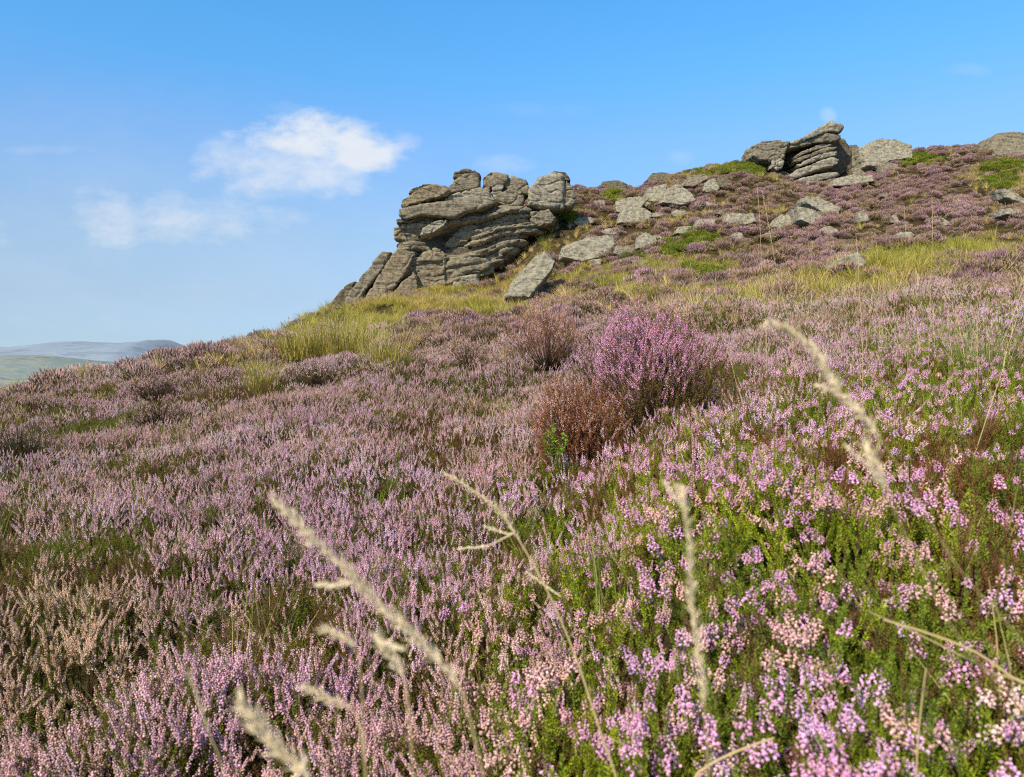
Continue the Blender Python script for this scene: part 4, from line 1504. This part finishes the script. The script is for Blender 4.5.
for lb, tx, ty, bx, by, Y_ in [
    ('tall thin straw stem left of the layered skyline stack', 757, 184, 766, 330, 3.9), ('thin pale stem reaching toward the paired boulders', 762, 190, 790, 330, 3.7),
    ('single pale stem before the yellow grass on the right', 856, 236, 862, 330, 3.3), ('tallest thin stem on the right slope', 932, 197, 930, 330, 3.6),
    ('kinked straw stem left of the tallest right stem', 904, 206, 908, 330, 3.4), ('drooping straw stem over heather right of the purple bush', 728, 352, 742, 400, 2.9),
    ('straw stem near the right edge leaning left', 1006, 352, 986, 420, 1.9), ('thin stem in the middle of the pale grass band', 690, 262, 700, 335, 4.2)]:
    grass_stem(lb, [(tx, ty), (tx * .8 + bx * .2 + 1, ty * .75 + by * .25), (tx * .45 + bx * .55, ty * .4 + by * .6), (bx, by)], Y_, .3, .0040, 50, group='thin straw stems standing over the heather', st=.0013)

# ------------------------------------------------------------------ light
SUN_EL, SUN_AZ = 41.0, -143.0      # azimuth from +Y towards +X
sd = bpy.data.lights.new('sun', 'SUN')
sd.energy = 5.0
sd.angle = R(.53)
sd.color = (1.0, .87, .66)
so = bpy.data.objects.new('sun', sd)
COL.objects.link(so)
dirv = Vector((math.sin(R(SUN_AZ)) * math.cos(R(SUN_EL)), math.cos(R(SUN_AZ)) * math.cos(R(SUN_EL)), math.sin(R(SUN_EL))))
so.rotation_euler = dirv.to_track_quat('Z', 'Y').to_euler()
so.location = dirv * 100

wd = bpy.data.worlds.new('World')
SC.world = wd
wd.use_nodes = True
nt = wd.node_tree
nt.nodes.clear()
out = nt.nodes.new('ShaderNodeOutputWorld')
bg = nt.nodes.new('ShaderNodeBackground')
sky = nt.nodes.new('ShaderNodeTexSky')
sky.sky_type = 'NISHITA'
sky.sun_disc = False
sky.sun_elevation = R(SUN_EL)
sky.sun_rotation = R(SUN_AZ)
sky.altitude = 300
sky.air_density = 1.0
sky.dust_density = 0.3
sky.ozone_density = 2.0
bg.inputs['Strength'].default_value = .15
tc = N(nt, 'ShaderNodeTexCoord')
sep = N(nt, 'ShaderNodeSeparateXYZ')
nt.links.new(tc.outputs['Generated'], sep.inputs[0])
yy = math_n(nt, 'MAXIMUM', sep.outputs[1], .05)
U = math_n(nt, 'DIVIDE', sep.outputs[0], yy)
V = math_n(nt, 'DIVIDE', sep.outputs[2], yy)
cmb = N(nt, 'ShaderNodeCombineXYZ')
nt.links.new(U, cmb.inputs[0])
nt.links.new(math_n(nt, 'MULTIPLY', V, 1.7), cmb.inputs[1])
cn = N(nt, 'ShaderNodeTexNoise', inp={'Scale': 8.0, 'Detail': 9.0, 'Roughness': .56})
nt.links.new(cmb.outputs[0], cn.inputs[0])
cn2 = N(nt, 'ShaderNodeTexNoise', inp={'Scale': 26.0, 'Detail': 6.0, 'Roughness': .6})
nt.links.new(cmb.outputs[0], cn2.inputs[0])


def uvpx(px_, py_):
    q = at(px_, py_, 1.0) - np.array([0, 0, CZ])
    return q[0] / q[1], q[2] / q[1]


def cloud(px_, py_, wx, wy, edge, amp, strength, flat=0.0):
    u0, v0 = uvpx(px_, py_)
    du = math_n(nt, 'DIVIDE', math_n(nt, 'SUBTRACT', U, u0), wx / F)
    dv = math_n(nt, 'DIVIDE', math_n(nt, 'SUBTRACT', V, v0), wy / F)
    d2 = math_n(nt, 'ADD', math_n(nt, 'MULTIPLY', du, du), math_n(nt, 'MULTIPLY', dv, dv))
    f = math_n(nt, 'SUBTRACT', 1.0, d2)
    nz = math_n(nt, 'MULTIPLY', math_n(nt, 'SUBTRACT', cn.outputs[0], .5), amp)
    nz2 = math_n(nt, 'MULTIPLY', math_n(nt, 'SUBTRACT', cn2.outputs[0], .5), amp * .45)
    f = math_n(nt, 'ADD', f, math_n(nt, 'ADD', nz, nz2))
    mr = N(nt, 'ShaderNodeMapRange', interpolation_type='SMOOTHSTEP', inp={'From Min': 0.0, 'From Max': edge, 'To Min': 0.0, 'To Max': strength})
    nt.links.new(f, mr.inputs[0])
    return mr.outputs[0]


CL = [
    cloud(308, 140, 98, 34, 1.3, 3.2, .90), cloud(360, 150, 58, 28, 1.3, 3.0, .86), cloud(284, 166, 112, 46, 1.5, 2.6, .80), cloud(240, 158, 66, 30, 1.6, 2.6, .70), cloud(80, 265, 560, 210, 2.4, .8, .40), cloud(270, 190, 70, 20, 1.8, 2.6, .5),
    cloud(165, 220, 150, 38, 1.7, 2.6, .72), cloud(285, 216, 56, 18, 1.6, 2.8, .42), cloud(505, 165, 36, 12, 1.6, 3.2, .30),
    cloud(40, 150, 95, 9, 1.8, 3.2, .26), cloud(0, 232, 36, 32, 1.8, 3.2, .34), cloud(160, 244, 60, 10, 1.6, 3.6, .30),
    cloud(828, 116, 10, 9, 1.8, 3.4, .26), cloud(682, 158, 16, 10, 1.8, 3.4, .16), cloud(285, 108, 26, 10, 1.8, 3.6, .22), cloud(965, 70, 28, 8, 1.8, 3.2, .16),
    cloud(200, 300, 160, 26, 2.4, 3.0, .20), cloud(120, 330, 320, 60, 2.2, 1.2, .18), cloud(400, 140, 30, 14, 1.8, 3.6, .4), cloud(540, 110, 60, 10, 2, 3.4, .10),
]
tot = CL[0]
for c_ in CL[1:]:
    tot = math_n(nt, 'MAXIMUM', tot, c_)
# deep blue sky tint by elevation; darkened above the view to cut fill light
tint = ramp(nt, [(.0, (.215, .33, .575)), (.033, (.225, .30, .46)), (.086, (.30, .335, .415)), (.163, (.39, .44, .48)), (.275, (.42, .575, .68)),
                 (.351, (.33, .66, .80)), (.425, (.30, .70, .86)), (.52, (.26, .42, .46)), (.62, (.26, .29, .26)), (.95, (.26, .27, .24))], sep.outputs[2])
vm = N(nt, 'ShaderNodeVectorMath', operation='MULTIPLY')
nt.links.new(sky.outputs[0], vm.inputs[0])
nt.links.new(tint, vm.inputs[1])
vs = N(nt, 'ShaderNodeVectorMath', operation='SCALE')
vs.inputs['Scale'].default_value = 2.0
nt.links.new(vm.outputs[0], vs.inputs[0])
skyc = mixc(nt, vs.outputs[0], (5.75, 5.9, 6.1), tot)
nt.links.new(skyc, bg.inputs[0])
nt.links.new(bg.outputs[0], out.inputs[0])

SC.view_settings.view_transform = 'Standard'
SC.view_settings.look = 'None'
SC.view_settings.exposure = 0
SC.view_settings.gamma = 1
SC.cycles.max_bounces = 6
SC.cycles.diffuse_bounces = 3
SC.cycles.transmission_bounces = 3
SC.cycles.use_denoising = False
SC.cycles.pixel_filter_type = 'BLACKMAN_HARRIS'
SC.cycles.filter_width = 1.1
